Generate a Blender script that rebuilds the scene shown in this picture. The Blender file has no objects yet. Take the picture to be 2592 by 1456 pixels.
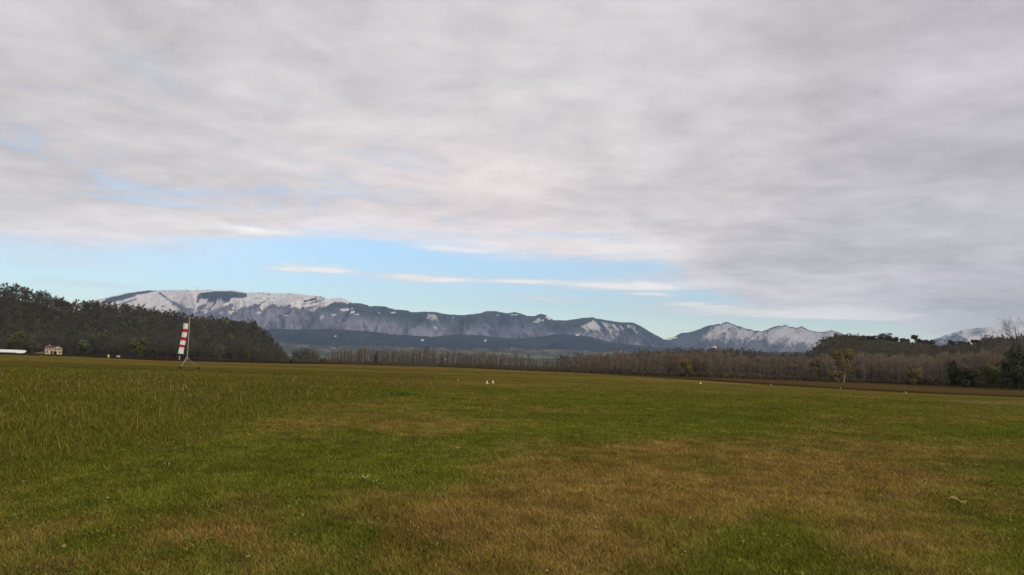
import bpy, math, random
import numpy as np
from mathutils import Matrix, Vector
R = math.radians
# ------------------------------------------------------------------ camera
FPX, W0, H0 = 2050.0, 2592.0, 1456.0
PITCH, ROLL, EYE = R(5.486), R(1.753), 1.6
cf = np.array([0, math.cos(PITCH), math.sin(PITCH)])
r0 = np.array([1.0, 0, 0]); u0 = np.array([0, -math.sin(PITCH), math.cos(PITCH)])
cr = r0*math.cos(ROLL) + u0*math.sin(ROLL)
cu = -r0*math.sin(ROLL) + u0*math.cos(ROLL)
scene = bpy.context.scene
cam = bpy.data.cameras.new('camera'); camo = bpy.data.objects.new('camera', cam)
scene.collection.objects.link(camo); scene.camera = camo
cam.sensor_width = 36; cam.lens = FPX/W0*36; cam.clip_start = 0.05; cam.clip_end = 90000
camo.matrix_world = Matrix(((cr[0], cu[0], -cf[0], 0), (cr[1], cu[1], -cf[1], 0), (cr[2], cu[2], -cf[2], EYE), (0, 0, 0, 1)))
scene.view_settings.view_transform = 'Standard'; scene.view_settings.look = 'None'
scene.view_settings.exposure = 0.0; scene.view_settings.gamma = 1

def pdir(x, y):
    x = np.asarray(x, float); y = np.asarray(y, float)
    d = FPX*cf + np.multiply.outer(x-W0/2, cr) - np.multiply.outer(y-H0/2, cu)
    return d/np.linalg.norm(d, axis=-1, keepdims=True)
def azel(x, y):
    d = pdir(x, y); return np.arctan2(d[..., 0], d[..., 1]), d[..., 2]/np.hypot(d[..., 0], d[..., 1])
def gpt(x, y, z=0.0):                    # ground point seen in direction (x, y)
    d = pdir(x, y); t = (z-EYE)/d[2]; return Vector((d[0]*t, d[1]*t, z))
def at(x, y, Y):                         # point on that ray at depth Y
    d = pdir(x, y); t = Y/d[1]; return Vector((d[0]*t, Y, EYE+d[2]*t))
def proj(X, Y, Z):
    Z = Z-EYE
    a = X*cf[0]+Y*cf[1]+Z*cf[2]; a = np.maximum(a, 1e-3)
    return W0/2+FPX*(X*cr[0]+Y*cr[1]+Z*cr[2])/a, H0/2-FPX*(X*cu[0]+Y*cu[1]+Z*cu[2])/a

# ------------------------------------------------------------------ node helpers
class NT:
    def __init__(s, tree): s.t = tree; s.n = tree.nodes; s.l = tree.links
    def new(s, ty, **kw):
        n = s.n.new(ty)
        for k, v in kw.items(): setattr(n, k, v)
        return n
    def put(s, sock, v):
        if isinstance(v, bpy.types.NodeSocket): s.l.new(v, sock)
        elif isinstance(v, (int, float)) and sock.type in ('RGBA',): sock.default_value = (v, v, v, 1)
        else: sock.default_value = v
    def m(s, op, a, b=0.0, c=0.0, clamp=False):
        n = s.new('ShaderNodeMath', operation=op, use_clamp=clamp)
        s.put(n.inputs[0], a); s.put(n.inputs[1], b); s.put(n.inputs[2], c); return n.outputs[0]
    def smooth(s, v, a, b):
        n = s.new('ShaderNodeMapRange', interpolation_type='SMOOTHSTEP')
        s.put(n.inputs[0], v); s.put(n.inputs[1], a); s.put(n.inputs[2], b); return n.outputs[0]
    def mix(s, f, a, b, mode='MIX'):
        n = s.new('ShaderNodeMix', data_type='RGBA', blend_type=mode)
        s.put(n.inputs[0], f); s.put(n.inputs[6], a); s.put(n.inputs[7], b); return n.outputs[2]
    def noise(s, vec, scale, detail=3, rough=.5, dist=0.0):
        n = s.new('ShaderNodeTexNoise'); s.put(n.inputs['Vector'], vec)
        n.inputs['Scale'].default_value = scale; n.inputs['Detail'].default_value = detail
        n.inputs['Roughness'].default_value = rough; n.inputs['Distortion'].default_value = dist
        return n.outputs[0]
    def comb(s, x, y, z=0.0):
        n = s.new('ShaderNodeCombineXYZ'); s.put(n.inputs[0], x); s.put(n.inputs[1], y); s.put(n.inputs[2], z); return n.outputs[0]

# ------------------------------------------------------------------ sky and sun
SUN_EL, SUN_AZ = 24, 142           # azimuth clockwise from +Y: behind the camera to the right
world = bpy.data.worlds.new('World'); scene.world = world; world.use_nodes = True
wt = NT(world.node_tree); wt.n.clear()
sky = wt.new('ShaderNodeTexSky', sky_type='NISHITA', sun_disc=False)
sky.sun_elevation = R(SUN_EL); sky.sun_rotation = R(SUN_AZ); sky.air_density = 1.0; sky.dust_density = .6; sky.ozone_density = 1.6
tc = wt.new('ShaderNodeTexCoord'); sx = wt.new('ShaderNodeSeparateXYZ'); wt.l.new(tc.outputs['Generated'], sx.inputs[0])
dx, dy, dz = sx.outputs
el = wt.m('MULTIPLY', wt.m('ARCSINE', dz), 57.2958)
az = wt.m('MULTIPLY', wt.m('ARCTAN2', dx, dy), 57.2958)
inv = wt.m('DIVIDE', 1.0, wt.m('ADD', wt.m('MAXIMUM', dz, 0.0), .07))
plane = wt.comb(wt.m('MULTIPLY', dx, inv), wt.m('MULTIPLY', dy, inv))           # the cloud deck seen in perspective
n_big = wt.noise(plane, .62, 4, .55, .5)
n_mid = wt.noise(plane, 1.7, 5, .55, .6)
n_fine = wt.noise(plane, 5.0, 4, .55, .3)
stre = wt.comb(wt.m('MULTIPLY', az, .055), wt.m('MULTIPLY', el, .75), 4.0)
n_str = wt.noise(stre, 1.3, 5, .55, .6)
# lower edge of the deck, in degrees of elevation: high on the left, lower to the right
e0 = wt.m('SUBTRACT', wt.m('SUBTRACT', 8.5, wt.m('MULTIPLY', wt.smooth(az, 7.0, 18.0), 4.0)), wt.m('MULTIPLY', wt.smooth(az, 22.0, 33.0), 3.6))
e0 = wt.m('SUBTRACT', e0, wt.m('MULTIPLY', wt.smooth(az, -12.0, -26.0), .7))
e1 = wt.m('ADD', e0, wt.m('MULTIPLY', wt.m('SUBTRACT', n_str, .5), 4.2))
deck = wt.smooth(wt.m('SUBTRACT', el, e1), -1.0, 1.3)
# thin places where lavender blue shows through, mostly left
thin = wt.m('MULTIPLY', wt.smooth(n_mid, .50, .70), wt.smooth(az, 6.0, -26.0))
thin = wt.m('MULTIPLY', thin, wt.m('MULTIPLY', wt.smooth(el, 8.0, 10.0), wt.smooth(el, 21.0, 12.0)))
deck = wt.m('MULTIPLY', deck, wt.m('SUBTRACT', 1.0, wt.m('MULTIPLY', thin, .62)))
veil = wt.m('MULTIPLY', wt.smooth(el, 5.0, -.5), wt.m('ADD', .12, wt.m('MULTIPLY', wt.smooth(az, -5.0, 24.0), .45)))
cover = wt.m('MAXIMUM', deck, veil)
smask = 0.0
def streak(px, py, wpx, hpx, amt):
    global cover, smask
    a, t = azel(px, py); a = math.degrees(float(a)); e = math.degrees(math.atan(float(t)))
    da = wt.m('DIVIDE', wt.m('SUBTRACT', az, a), wpx/FPX*57.3)
    ee = wt.m('ADD', e, wt.m('MULTIPLY', wt.m('SUBTRACT', n_str, .5), 1.1))
    de = wt.m('DIVIDE', wt.m('SUBTRACT', el, ee), hpx*1.4/FPX*57.3)
    q = wt.m('ADD', wt.m('MULTIPLY', da, da), wt.m('MULTIPLY', de, de))
    g = wt.m('MULTIPLY', wt.m('EXPONENT', wt.m('MULTIPLY', q, -1.0)), amt)
    g = wt.m('MULTIPLY', g, wt.m('ADD', .95, n_fine))
    cover = wt.m('ADD', cover, g, clamp=True)
    if hpx < 12: smask = wt.m('ADD', smask, g, clamp=True)
for s in ((60, 572, 330, 30, .75), (430, 560, 240, 17, .7), (1500, 640, 260, 16, .5), (1900, 700, 260, 14, .6), (2250, 760, 240, 16, .5), (775, 683, 85, 7, .9), (840, 690, 60, 5, .5), (1080, 706, 120, 7, 1.0), (1330, 712, 90, 4, .8), (1590, 722, 150, 8, 1.0),
          (1650, 747, 60, 4, .9), (1760, 772, 90, 4, .7), (1960, 790, 260, 9, .8), (2150, 800, 160, 5, .8), (120, 660, 200, 14, .22),
          (1130, 630, 90, 6, .4), (1400, 760, 120, 5, .4), (640, 585, 90, 6, .7), (250, 720, 160, 5, .2)):
    streak(*s)
# brightness and tint of the cloud
lum = wt.m('ADD', .675, wt.m('MULTIPLY', wt.m('SUBTRACT', n_big, .5), .42))
lum = wt.m('ADD', lum, wt.m('MULTIPLY', wt.m('SUBTRACT', n_mid, .5), -.44))
lum = wt.m('ADD', lum, wt.m('MULTIPLY', wt.m('SUBTRACT', n_fine, .5), .26))
azc = wt.m('DIVIDE', wt.m('ADD', az, 4.0), 20.0); elc = wt.m('DIVIDE', wt.m('SUBTRACT', el, 11.0), 6.5)
glow = wt.m('EXPONENT', wt.m('MULTIPLY', wt.m('ADD', wt.m('MULTIPLY', azc, azc), wt.m('MULTIPLY', elc, elc)), -1.0))
lum = wt.m('ADD', lum, wt.m('MULTIPLY', glow, .13))
lum = wt.m('SUBTRACT', lum, wt.m('MULTIPLY', wt.m('MULTIPLY', wt.smooth(az, 5.0, 34.0), wt.smooth(el, 0.0, 9.0)), .07))
edge = wt.m('MULTIPLY', wt.m('SUBTRACT', 1.0, wt.smooth(wt.m('SUBTRACT', el, e0), -1.0, 3.0)), .24)
lum = wt.m('ADD', lum, edge)
n_vf = wt.noise(plane, 12.0, 4, .6, .4)
lum = wt.m('ADD', lum, wt.m('MULTIPLY', wt.m('SUBTRACT', n_vf, .5), .10))
lowr = wt.m('MULTIPLY', wt.smooth(el, 7.0, .5), wt.smooth(az, 4.0, 24.0))
lum = wt.m('ADD', lum, wt.m('MULTIPLY', lowr, .13))
tint = wt.mix(glow, (1.03, .98, .985, 1), (1.09, .985, .965, 1))
tint = wt.mix(wt.m('MULTIPLY', wt.smooth(az, 8.0, 30.0), .8), tint, (1.02, .97, 1.02, 1))
lum = wt.m('ADD', lum, wt.m('MULTIPLY', smask, .24)); tint = wt.mix(wt.m('MULTIPLY', smask, .8), tint, (1.0, .985, .94, 1))
tint = wt.mix(lowr, tint, (1.03, 1.0, .95, 1))
cl = wt.mix(1.0, tint, wt.comb(lum, lum, lum), 'MULTIPLY')
clear = wt.mix(1.0, sky.outputs[0], (1.50, 1.62, 1.78, 1), 'MULTIPLY')   # clear sky brightened and tinted bluer by a gain
clear = wt.mix(1.0, clear, wt.comb(*[wt.m('ADD', 1.0, wt.m('MULTIPLY', wt.smooth(el, 6.0, .5), k)) for k in (.45, .42, .25)]), 'MULTIPLY')
b1 = wt.new('ShaderNodeBackground'); wt.put(b1.inputs[0], clear); b1.inputs[1].default_value = .10
b2 = wt.new('ShaderNodeBackground'); wt.put(b2.inputs[0], cl); b2.inputs[1].default_value = 1.0
mx = wt.new('ShaderNodeMixShader'); wt.put(mx.inputs[0], cover); wt.l.new(b1.outputs[0], mx.inputs[1]); wt.l.new(b2.outputs[0], mx.inputs[2])
wo = wt.new('ShaderNodeOutputWorld'); wt.l.new(mx.outputs[0], wo.inputs[0])
sl = bpy.data.lights.new('sun', 'SUN'); sl.energy = 1.8; sl.angle = R(10); sl.color = (1, .9, .78)
so = bpy.data.objects.new('sun', sl); scene.collection.objects.link(so)
sd = Vector((math.sin(R(SUN_AZ))*math.cos(R(SUN_EL)), math.cos(R(SUN_AZ))*math.cos(R(SUN_EL)), math.sin(R(SUN_EL))))
so.rotation_euler = sd.to_track_quat('Z', 'Y').to_euler(); so.location = (0, -50, 60)

# ------------------------------------------------------------------ mesh helpers
def mesh_np(name, V, F, mat=None, col=None, smooth=False, tint=None):
    V = np.asarray(V, np.float32); F = np.asarray(F, np.int32); k = F.shape[1]
    me = bpy.data.meshes.new(name)
    me.vertices.add(len(V)); me.vertices.foreach_set('co', V.ravel())
    me.loops.add(F.size); me.loops.foreach_set('vertex_index', F.ravel())
    me.polygons.add(len(F)); me.polygons.foreach_set('loop_start', np.arange(0, F.size, k, dtype=np.int32))
    me.polygons.foreach_set('loop_total', np.full(len(F), k, np.int32))
    if smooth: me.polygons.foreach_set('use_smooth', np.ones(len(F), bool))
    me.update(calc_edges=True)
    if col is not None:
        a = me.color_attributes.new('Col', 'FLOAT_COLOR', 'POINT')
        c = np.ones((len(V), 4), np.float32); c[:, :3] = col; a.data.foreach_set('color', c.ravel())
    if tint is not None:
        a = me.attributes.new('tint', 'FLOAT', 'POINT'); a.data.foreach_set('value', np.asarray(tint, np.float32))
    if mat: me.materials.append(mat)
    return me
def link(name, data, parent=None, loc=None):
    o = bpy.data.objects.new(name, data); scene.collection.objects.link(o)
    if parent: o.parent = parent
    if loc is not None: o.location = loc
    return o
def tag(o, label=None, cat=None, group=None, kind=None):
    for k, v in (('label', label), ('category', cat), ('group', group), ('kind', kind)):
        if v: o[k] = v
    return o
class MB:                                       # collects boxes, tubes and lofts into ONE mesh
    def __init__(s): s.v = []; s.f = []; s.mi = []
    def box(s, c, d, rz=0, mi=0):
        b = len(s.v); ca, sa = math.cos(rz), math.sin(rz)
        for z in (-1, 1):
            for x, y in ((-1, -1), (1, -1), (1, 1), (-1, 1)):
                X, Y = x*d[0]/2, y*d[1]/2
                s.v.append((c[0]+X*ca-Y*sa, c[1]+X*sa+Y*ca, c[2]+z*d[2]/2))
        for q in ((3, 2, 1, 0), (4, 5, 6, 7), (0, 1, 5, 4), (1, 2, 6, 5), (2, 3, 7, 6), (3, 0, 4, 7)):
            s.f.append([b+i for i in q]); s.mi.append(mi)
    def rings(s, rings, cap=True, mi=0, mis=None):
        b = len(s.v); n = len(rings[0])
        for r in rings: s.v.extend([tuple(p) for p in r])
        for k in range(len(rings)-1):
            for i in range(n):
                s.f.append([b+k*n+i, b+k*n+(i+1) % n, b+(k+1)*n+(i+1) % n, b+(k+1)*n+i]); s.mi.append(mis[k] if mis else mi)
        if cap:
            s.f.append([b+i for i in range(n)][::-1]); s.mi.append(mis[0] if mis else mi)
            s.f.append([b+(len(rings)-1)*n+i for i in range(n)]); s.mi.append(mis[-1] if mis else mi)
    def tube(s, pts, rad, n=8, mi=0):
        pts = [Vector(p) for p in pts]
        if not hasattr(rad, '__len__'): rad = [rad]*len(pts)
        rs = []
        for i, p in enumerate(pts):
            t = (pts[min(i+1, len(pts)-1)]-pts[max(i-1, 0)]).normalized()
            a = t.cross(Vector((0, 1, 0.01)) if abs(t.y) < .9 else Vector((1, 0, 0))).normalized(); b = t.cross(a)
            rs.append([p+(a*math.cos(2*math.pi*k/n)+b*math.sin(2*math.pi*k/n))*rad[i] for k in range(n)])
        s.rings(rs, mi=mi)
    def build(s, name, mats, parent=None, smooth=False, loc=None):
        me = bpy.data.meshes.new(name); me.from_pydata([tuple(v) for v in s.v], [], s.f)
        for m in (mats if isinstance(mats, (list, tuple)) else [mats]): me.materials.append(m)
        for p, i in zip(me.polygons, s.mi): p.material_index = i; p.use_smooth = smooth
        me.update(); return link(name, me, parent, loc)

def vnoise(x, y, seed=0):
    xi = np.floor(x).astype(np.int64); yi = np.floor(y).astype(np.int64); fx = x-xi; fy = y-yi
    fx = fx*fx*(3-2*fx); fy = fy*fy*(3-2*fy)
    def h(a, b):
        n = (a*374761393 + b*668265263 + seed*1442695041) & 0xffffffff
        n = ((n ^ (n >> 13))*1274126177) & 0xffffffff
        return ((n ^ (n >> 16)) & 0xffffff)/float(0xffffff)
    return (h(xi, yi)*(1-fx)+h(xi+1, yi)*fx)*(1-fy)+(h(xi, yi+1)*(1-fx)+h(xi+1, yi+1)*fx)*fy
def fbm(x, y, seed=0, o=4, g=.5):
    s = 0; a = 1; t = 0
    for i in range(o): s = s+a*vnoise(x*2**i+17.3*i, y*2**i-9.1*i, seed+i*7); t += a; a *= g
    return s/t
def sst(v, a, b): t = np.clip((v-a)/(b-a), 0, 1); return t*t*(3-2*t)

# ------------------------------------------------------------------ materials
def principled(name, rough=.9, spec=.2):
    m = bpy.data.materials.new(name); m.use_nodes = True; nt = NT(m.node_tree)
    p = m.node_tree.nodes['Principled BSDF']; p.inputs['Roughness'].default_value = rough
    p.inputs['Specular IOR Level'].default_value = spec
    return m, nt, p
def mat_simple(name, c, rough=.7, var=.12, scale=3.0, spec=.2):
    m, nt, p = principled(name, rough, spec)
    g = nt.new('ShaderNodeTexCoord').outputs['Object']
    n = nt.noise(g, scale, 4, .6)
    f = nt.m('ADD', 1-var, nt.m('MULTIPLY', n, 2*var))
    nt.put(p.inputs['Base Color'], nt.mix(1.0, (*c, 1), nt.comb(f, f, f), 'MULTIPLY')); return m
def mat_attr(name, rough=1.0, nscale=None, amt=.3, spec=0.0, bump=None):
    m, nt, p = principled(name, rough, spec)
    a = nt.new('ShaderNodeAttribute', attribute_name='Col').outputs['Color']
    if nscale:
        g = nt.new('ShaderNodeNewGeometry').outputs['Position']
        n = nt.noise(g, nscale, 5, .65)
        f = nt.m('ADD', 1-amt, nt.m('MULTIPLY', n, 2*amt)); a = nt.mix(1.0, a, nt.comb(f, f, f), 'MULTIPLY')
        if bump:
            b = nt.new('ShaderNodeBump'); b.inputs['Strength'].default_value = bump[0]; b.inputs['Distance'].default_value = bump[1]
            nt.put(b.inputs['Height'], n); nt.l.new(b.outputs[0], p.inputs['Normal'])
    nt.put(p.inputs['Base Color'], a); return m
def mat_ramp(name, stops, src='random', rough=.95):
    m, nt, p = principled(name, rough, 0.0)
    if src == 'random': v = nt.new('ShaderNodeObjectInfo').outputs['Random']
    else: v = nt.new('ShaderNodeAttribute', attribute_name='tint').outputs['Fac']
    r = nt.new('ShaderNodeValToRGB'); nt.put(r.inputs[0], v); r.color_ramp.interpolation = 'LINEAR'
    els = r.color_ramp.elements
    while len(els) < len(stops): els.new(.5)
    for e, (q, c) in zip(els, stops): e.position = q; e.color = (*c, 1)
    g = nt.new('ShaderNodeNewGeometry').outputs['Position']
    n = nt.noise(g, .55, 3, .6); f = nt.m('ADD', .7, nt.m('MULTIPLY', n, .6))
    nt.put(p.inputs['Base Color'], nt.mix(1.0, r.outputs[0], nt.comb(f, f, f), 'MULTIPLY')); return m

# ------------------------------------------------------------------ mountains
def polyline(pts): p = np.array(pts, float); return p
def make_range(name, prof, Rr, Rf, ncol, nrow, amp, power, colorfn, mat, seed, jit=.0005, gully=520., smooth=True):
    p = polyline(prof); a, t = azel(p[:, 0], p[:, 1])
    A = np.linspace(a[0], a[-1], ncol); T = np.interp(A, a, t)
    T = T+(fbm(A*260, A*0+3, seed, 4)-.5)*2*jit
    rr = Rr*(1+.05*(fbm(A*9, A*0, seed+3, 3)-.5))
    tt = np.concatenate([np.linspace(0, 1, nrow), np.linspace(1.04, 1.5, 12)])
    AA, TT = np.meshgrid(A, tt)
    RR = Rf+(rr[None, :]-Rf)*TT
    top = rr*T
    base = np.where(TT <= 1, np.clip(TT, 0, 1)**power, np.clip(1-(TT-1)*2, 0, 1))
    X0 = AA*Rr/gully+(fbm(AA*Rr/1500, TT*2, seed+9, 3)-.5)*2.6
    rid = 1-np.abs(2*fbm(X0, TT*1.1+2, seed+5, 2, .45)-1)
    rid2 = 1-np.abs(2*fbm(X0*3.1, TT*4, seed+6, 3)-1)
    env = np.clip(4*TT*(1-TT), 0, 1)**.8*(TT < 1)
    Z = top[None, :]*base + amp*((rid-.62)+.35*(rid2-.6))*env*(top[None, :]/max(top.max(), 1))**.5
    lim = RR*T[None, :]*(.86+.14*np.clip(TT, 0, 1))
    Z = np.where(TT < 1, np.minimum(Z, lim), Z)
    Z = np.maximum(Z, -2)
    X = RR*np.sin(AA); Y = RR*np.cos(AA); Zw = Z+EYE*(TT == 1)
    n, mcol = AA.shape
    idx = np.arange(n*mcol).reshape(n, mcol)
    F = np.stack([idx[:-1, :-1], idx[:-1, 1:], idx[1:, 1:], idx[1:, :-1]], -1).reshape(-1, 4)
    V = np.stack([X, Y, Zw], -1).reshape(-1, 3)
    px, py = proj(X, Y, Zw); ry = np.broadcast_to(np.interp(A, a, p[:, 1]), px.shape)
    C = colorfn(px, py, ry, TT, rid, rid2)
    o = link(name, mesh_np(name, V, F, mat, C.reshape(-1, 3), smooth)); tag(o, kind='structure'); return o

def blend(C, c, m): return C*(1-m[..., None])+np.array(c)*m[..., None]
CON = (.024, .035, .046); DEC = (.13, .12, .14); SNOW = (.90, .85, .81); FLD = (.10, .105, .06)
PATCH = [(877, 783, 15, 5), (893, 790, 9, 5), (902, 796, 9, 3), (816, 802, 5, 5), (845, 797, 5, 3), (726, 799, 8, 2.5), (960, 792, 4, 2),
         (996, 791, 6, 2.5), (795, 783, 14, 8), (850, 851, 2, 1.5), (558, 793, 7, 4), (590, 790, 12, 5), (598, 779, 9, 9), (655, 792, 8, 5),
         (666, 778, 8, 9), (632, 770, 12, 6), (520, 786, 16, 3), (700, 768, 14, 4), (740, 768, 20, 4), (1145, 803, 4, 2), (1365, 812, 14, 6),
         (1388, 804, 10, 6), (1303, 797, 12, 1.5), (1262, 798, 8, 1.2), (1306, 812, 2, 2), (1461, 848, 5, 2.5),
         (1700, 855, 16, 3.2), (1690, 859, 9, 2), (1806, 879, 7, 3), (1070, 861, 3, 2), (1228, 862, 2.5, 2)]
def col_main(px, py, ry, TT, rid, rid2):
    n1 = fbm(px/16, py/9, 31, 4); n2 = fbm(px/34+py/60, py/30, 37, 4); n3 = fbm(px/5, py/3.5, 41, 3)
    C = np.broadcast_to(np.array(CON), px.shape+(3,)).copy()
    dpt = py-ry
    fr = sst(dpt+14*(n2-.5)-10*(rid-.6), 14, 42)*(.45+.55*sst(n1*.6+rid2*.4, .3, .62))
    C = blend(C, (.185, .170, .215), np.clip(fr, 0, 1)*(.55+.45*sst(dpt, 25, 55)))
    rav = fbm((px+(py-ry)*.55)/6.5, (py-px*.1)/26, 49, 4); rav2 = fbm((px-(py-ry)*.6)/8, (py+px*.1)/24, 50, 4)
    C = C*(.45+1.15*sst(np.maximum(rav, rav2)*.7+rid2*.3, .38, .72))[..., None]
    # upper snow field of the left massif, down to an irregular snow line
    sx_ = [-500, 200, 300, 350, 400, 440, 480, 500, 530, 545, 560, 600, 640, 660, 700, 760, 800, 828, 835, 850, 880, 892, 900]
    sy_ = [790, 790, 780, 788, 792, 786, 778, 788, 788, 776, 770, 776, 768, 776, 770, 773, 784, 776, 769, 766, 768, 764, 700]
    ys = np.interp(px, sx_, sy_)
    dg = fbm((px+py*1.3)/11, (py-px*.25)/34, 45, 4)
    sn = sst(ys-py+(n1-.5)*10+(n3-.5)*6+(dg-.5)*34*sst(py-ry, 12, 34), -1.2, 1.2)
    # conifer stands and hollows inside the snow
    def poly(pts):
        ins = np.zeros(px.shape, bool); q = pts
        X = px+(n3-.5)*4; Y = py+(n3-.5)*3
        for i in range(len(q)):
            (xa, ya), (xb, yb) = q[i], q[i-1]
            c = ((ya > Y) != (yb > Y)) & (X < (xb-xa)*(Y-ya)/((yb-ya) or 1e-9)+xa); ins ^= c
        return ins
    dark = poly([(497, 767), (499, 750), (508, 742), (525, 739), (552, 737.2), (580, 737.5), (600, 739), (624, 743), (626, 750), (616, 754.5), (590, 754), (583, 756), (581, 764), (570, 766), (560, 763), (562, 758), (550, 757), (546, 765), (540, 766), (526, 766), (526, 757), (507, 757), (502, 767)])
    dark |= poly([(268, 756), (330, 742), (374, 735.5), (397, 735.5), (372, 742), (345, 747), (318, 757), (290, 763), (268, 770)])
    dark |= poly([(500, 776), (520, 768), (524, 774), (512, 786), (498, 786)])
    for (xa, ya, xb, yb, w) in ((404, 742, 440, 768, 2.0), (440, 768, 482, 790, 5.0), (545, 766, 530, 784, 2.5), (820, 758, 785, 768, 1.2), (300, 772, 345, 757, 1.8), (660, 768, 680, 758, 1.0), (770, 763, 800, 757, 2.5)):
        L = math.hypot(xb-xa, yb-ya); u = np.clip(((px-xa)*(xb-xa)+(py-ya)*(yb-ya))/L**2, 0, 1)
        dark |= np.hypot(px-xa-u*(xb-xa), py-ya-u*(yb-ya)) < w*(.5+n3)
    thin = (n3 > .66) & (fbm(px/26, py/3.2, 43, 3) > .56)
    sn = sn*(~dark)*(1-.75*thin)
    pm = np.zeros(px.shape)
    for (x, y, a, b) in PATCH:
        d = ((px-x-(py-y)*-.5)/a/.85)**2+((py-y)/b/.75)**2
        pm = np.maximum(pm, sst(1.15-d+(n3-.5)*3.4+(n1-.5)*1.4, 0, .25))
    # rocky snow-dusted faces to the right
    rock = np.exp(-((px-1095)/20)**2-((py-803)/13)**2)+np.exp(-((px-1103)/13)**2-((py-829)/9)**2)+.62*np.exp(-((px-1150)/16)**2-((py-815)/20)**2)
    rock += .66*sst(px, 1440, 1500)*sst(-px, -1700, -1660)*sst(dpt, 3, 9)*sst(-py, -880, -832)
    rock += .5*np.exp(-((px-1495)/24)**2-((py-826)/9)**2)
    diag = fbm((px-py*.9)/7, (py+px*.3)/22, 47, 4)
    pm = np.maximum(pm, sst(rock*.45+diag*.60+n3*.24, .68, .86)*.75*(rock > .08))
    sn = np.clip(np.maximum(sn, pm), 0, 1)
    tone = (.93+.12*(n2-.3))[..., None]  # slow noise varies the cover tone slightly
    return blend(C, SNOW, sn)*tone
def col_peaks(px, py, ry, TT, rid, rid2):
    n1 = fbm(px/16, py/9, 61, 4); n3 = fbm(px/4.5, py/3.2, 63, 4); dpt = py-ry
    C = np.broadcast_to(np.array(CON), px.shape+(3,)).copy()
    C = blend(C, DEC, sst(dpt+12*(n1-.5), 4, 30)*.9)
    w = sst(-py, -886, -842)*.75+.2
    w = w*(1-.8*sst(-(px-1830+(py-820)*1.2), 0, 26))*sst(dpt, 1.0, 4)
    w = w+.25*sst(px, 1930, 1980)
    diag = fbm((px-py*.8)/6, (py+px*.35)/12, 65, 5); diag2 = fbm((px+py*.9)/7, (py-px*.3)/14, 67, 5)
    sn = sst(w*.5+np.maximum(diag, diag2)*.55+n3*.34, .74, .95)*.55
    for (x, y, a, b) in PATCH:
        sn = np.maximum(sn, sst(1.15-((px-x)/a)**2-((py-y)/b)**2+(n3-.5)*2, 0, .3))
    return blend(C, SNOW, np.clip(sn, 0, 1))
def col_far(px, py, ry, TT, rid, rid2):
    n1 = fbm(px/12, py/7, 71, 4); n3 = fbm(px/4.5, py/3.2, 73, 4); dpt = py-ry
    C = np.broadcast_to(np.array((.05, .05, .055)), px.shape+(3,)).copy()
    C = blend(C, DEC, sst(n1, .35, .6))
    sn = sst(n1*.5+n3*.3+.35*sst(px, 2420, 2470)-.006*dpt+.1, .42, .60)
    dk = np.exp(-((px-2475)/22)**2-((dpt-11)/7)**2) + np.exp(-((px-2470)/14)**2-((dpt-1)/2.0)**2)
    return blend(C, SNOW, sn*np.clip(1-.9*dk, 0, 1)*.85)
def col_foot(px, py, ry, TT, rid, rid2):
    n1 = fbm(px/30, py/6, 81, 4); n3 = fbm(px/5, py/2.5, 83, 3)
    C = np.broadcast_to(np.array((.036, .046, .066)), px.shape+(3,)).copy()  # forest base colour pushed bluer, painting in some distance haze
    C = blend(C, (.062, .070, .075), sst(n1, .5, .7)*.5)
    for (x, y, a, b) in PATCH:
        sn = sst(1.15-((px-x)/a)**2-((py-y)/b)**2+(n3-.5), 0, .3); C = blend(C, SNOW, sn)
    return C
def col_valley(px, py, ry, TT, rid, rid2):
    n1 = fbm(px/45, py/5, 91, 4); n2 = fbm(px/14, py/2.5, 93, 3)
    C = np.broadcast_to(np.array((.092, .10, .10)), px.shape+(3,)).copy()  # base colour lightened to paint in low-lying valley haze
    C = blend(C, (.17, .175, .12), sst(n1, .48, .62)*.85)
    return blend(C, (.03, .042, .035), sst(n2, .55, .68)*.7)
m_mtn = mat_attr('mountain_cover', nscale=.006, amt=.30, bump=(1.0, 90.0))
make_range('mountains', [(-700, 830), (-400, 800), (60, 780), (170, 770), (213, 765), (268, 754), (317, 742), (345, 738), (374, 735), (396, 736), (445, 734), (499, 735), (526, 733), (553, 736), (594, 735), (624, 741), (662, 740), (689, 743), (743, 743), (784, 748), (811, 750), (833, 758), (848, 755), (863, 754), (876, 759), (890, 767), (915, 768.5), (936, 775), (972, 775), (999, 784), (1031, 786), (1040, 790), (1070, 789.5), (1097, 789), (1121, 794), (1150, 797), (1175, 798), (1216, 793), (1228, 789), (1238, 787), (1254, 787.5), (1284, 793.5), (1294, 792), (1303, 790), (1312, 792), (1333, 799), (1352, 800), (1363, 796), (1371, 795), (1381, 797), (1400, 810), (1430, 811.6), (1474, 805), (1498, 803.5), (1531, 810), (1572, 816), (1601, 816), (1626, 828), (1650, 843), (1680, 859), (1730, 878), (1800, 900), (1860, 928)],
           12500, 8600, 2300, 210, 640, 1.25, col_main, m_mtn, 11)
make_range('peaks', [(1590, 915), (1640, 885), (1684, 860), (1727, 843), (1748, 841), (1797, 824), (1824, 820), (1835, 816), (1841, 815), (1848, 817.5), (1865, 825), (1911, 837.5), (1930, 839), (1945, 833), (1960, 828), (1978, 824), (1987, 822), (2000, 827), (2017, 830), (2023, 828), (2028.5, 827), (2036, 831), (2050, 837), (2082, 841), (2095, 838), (2104.5, 835.5), (2124, 842), (2139, 848.5), (2200, 868), (2300, 905), (2380, 950)],
           14500, 9800, 800, 200, 480, 1.2, col_peaks, m_mtn, 13, jit=.0008)
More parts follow.
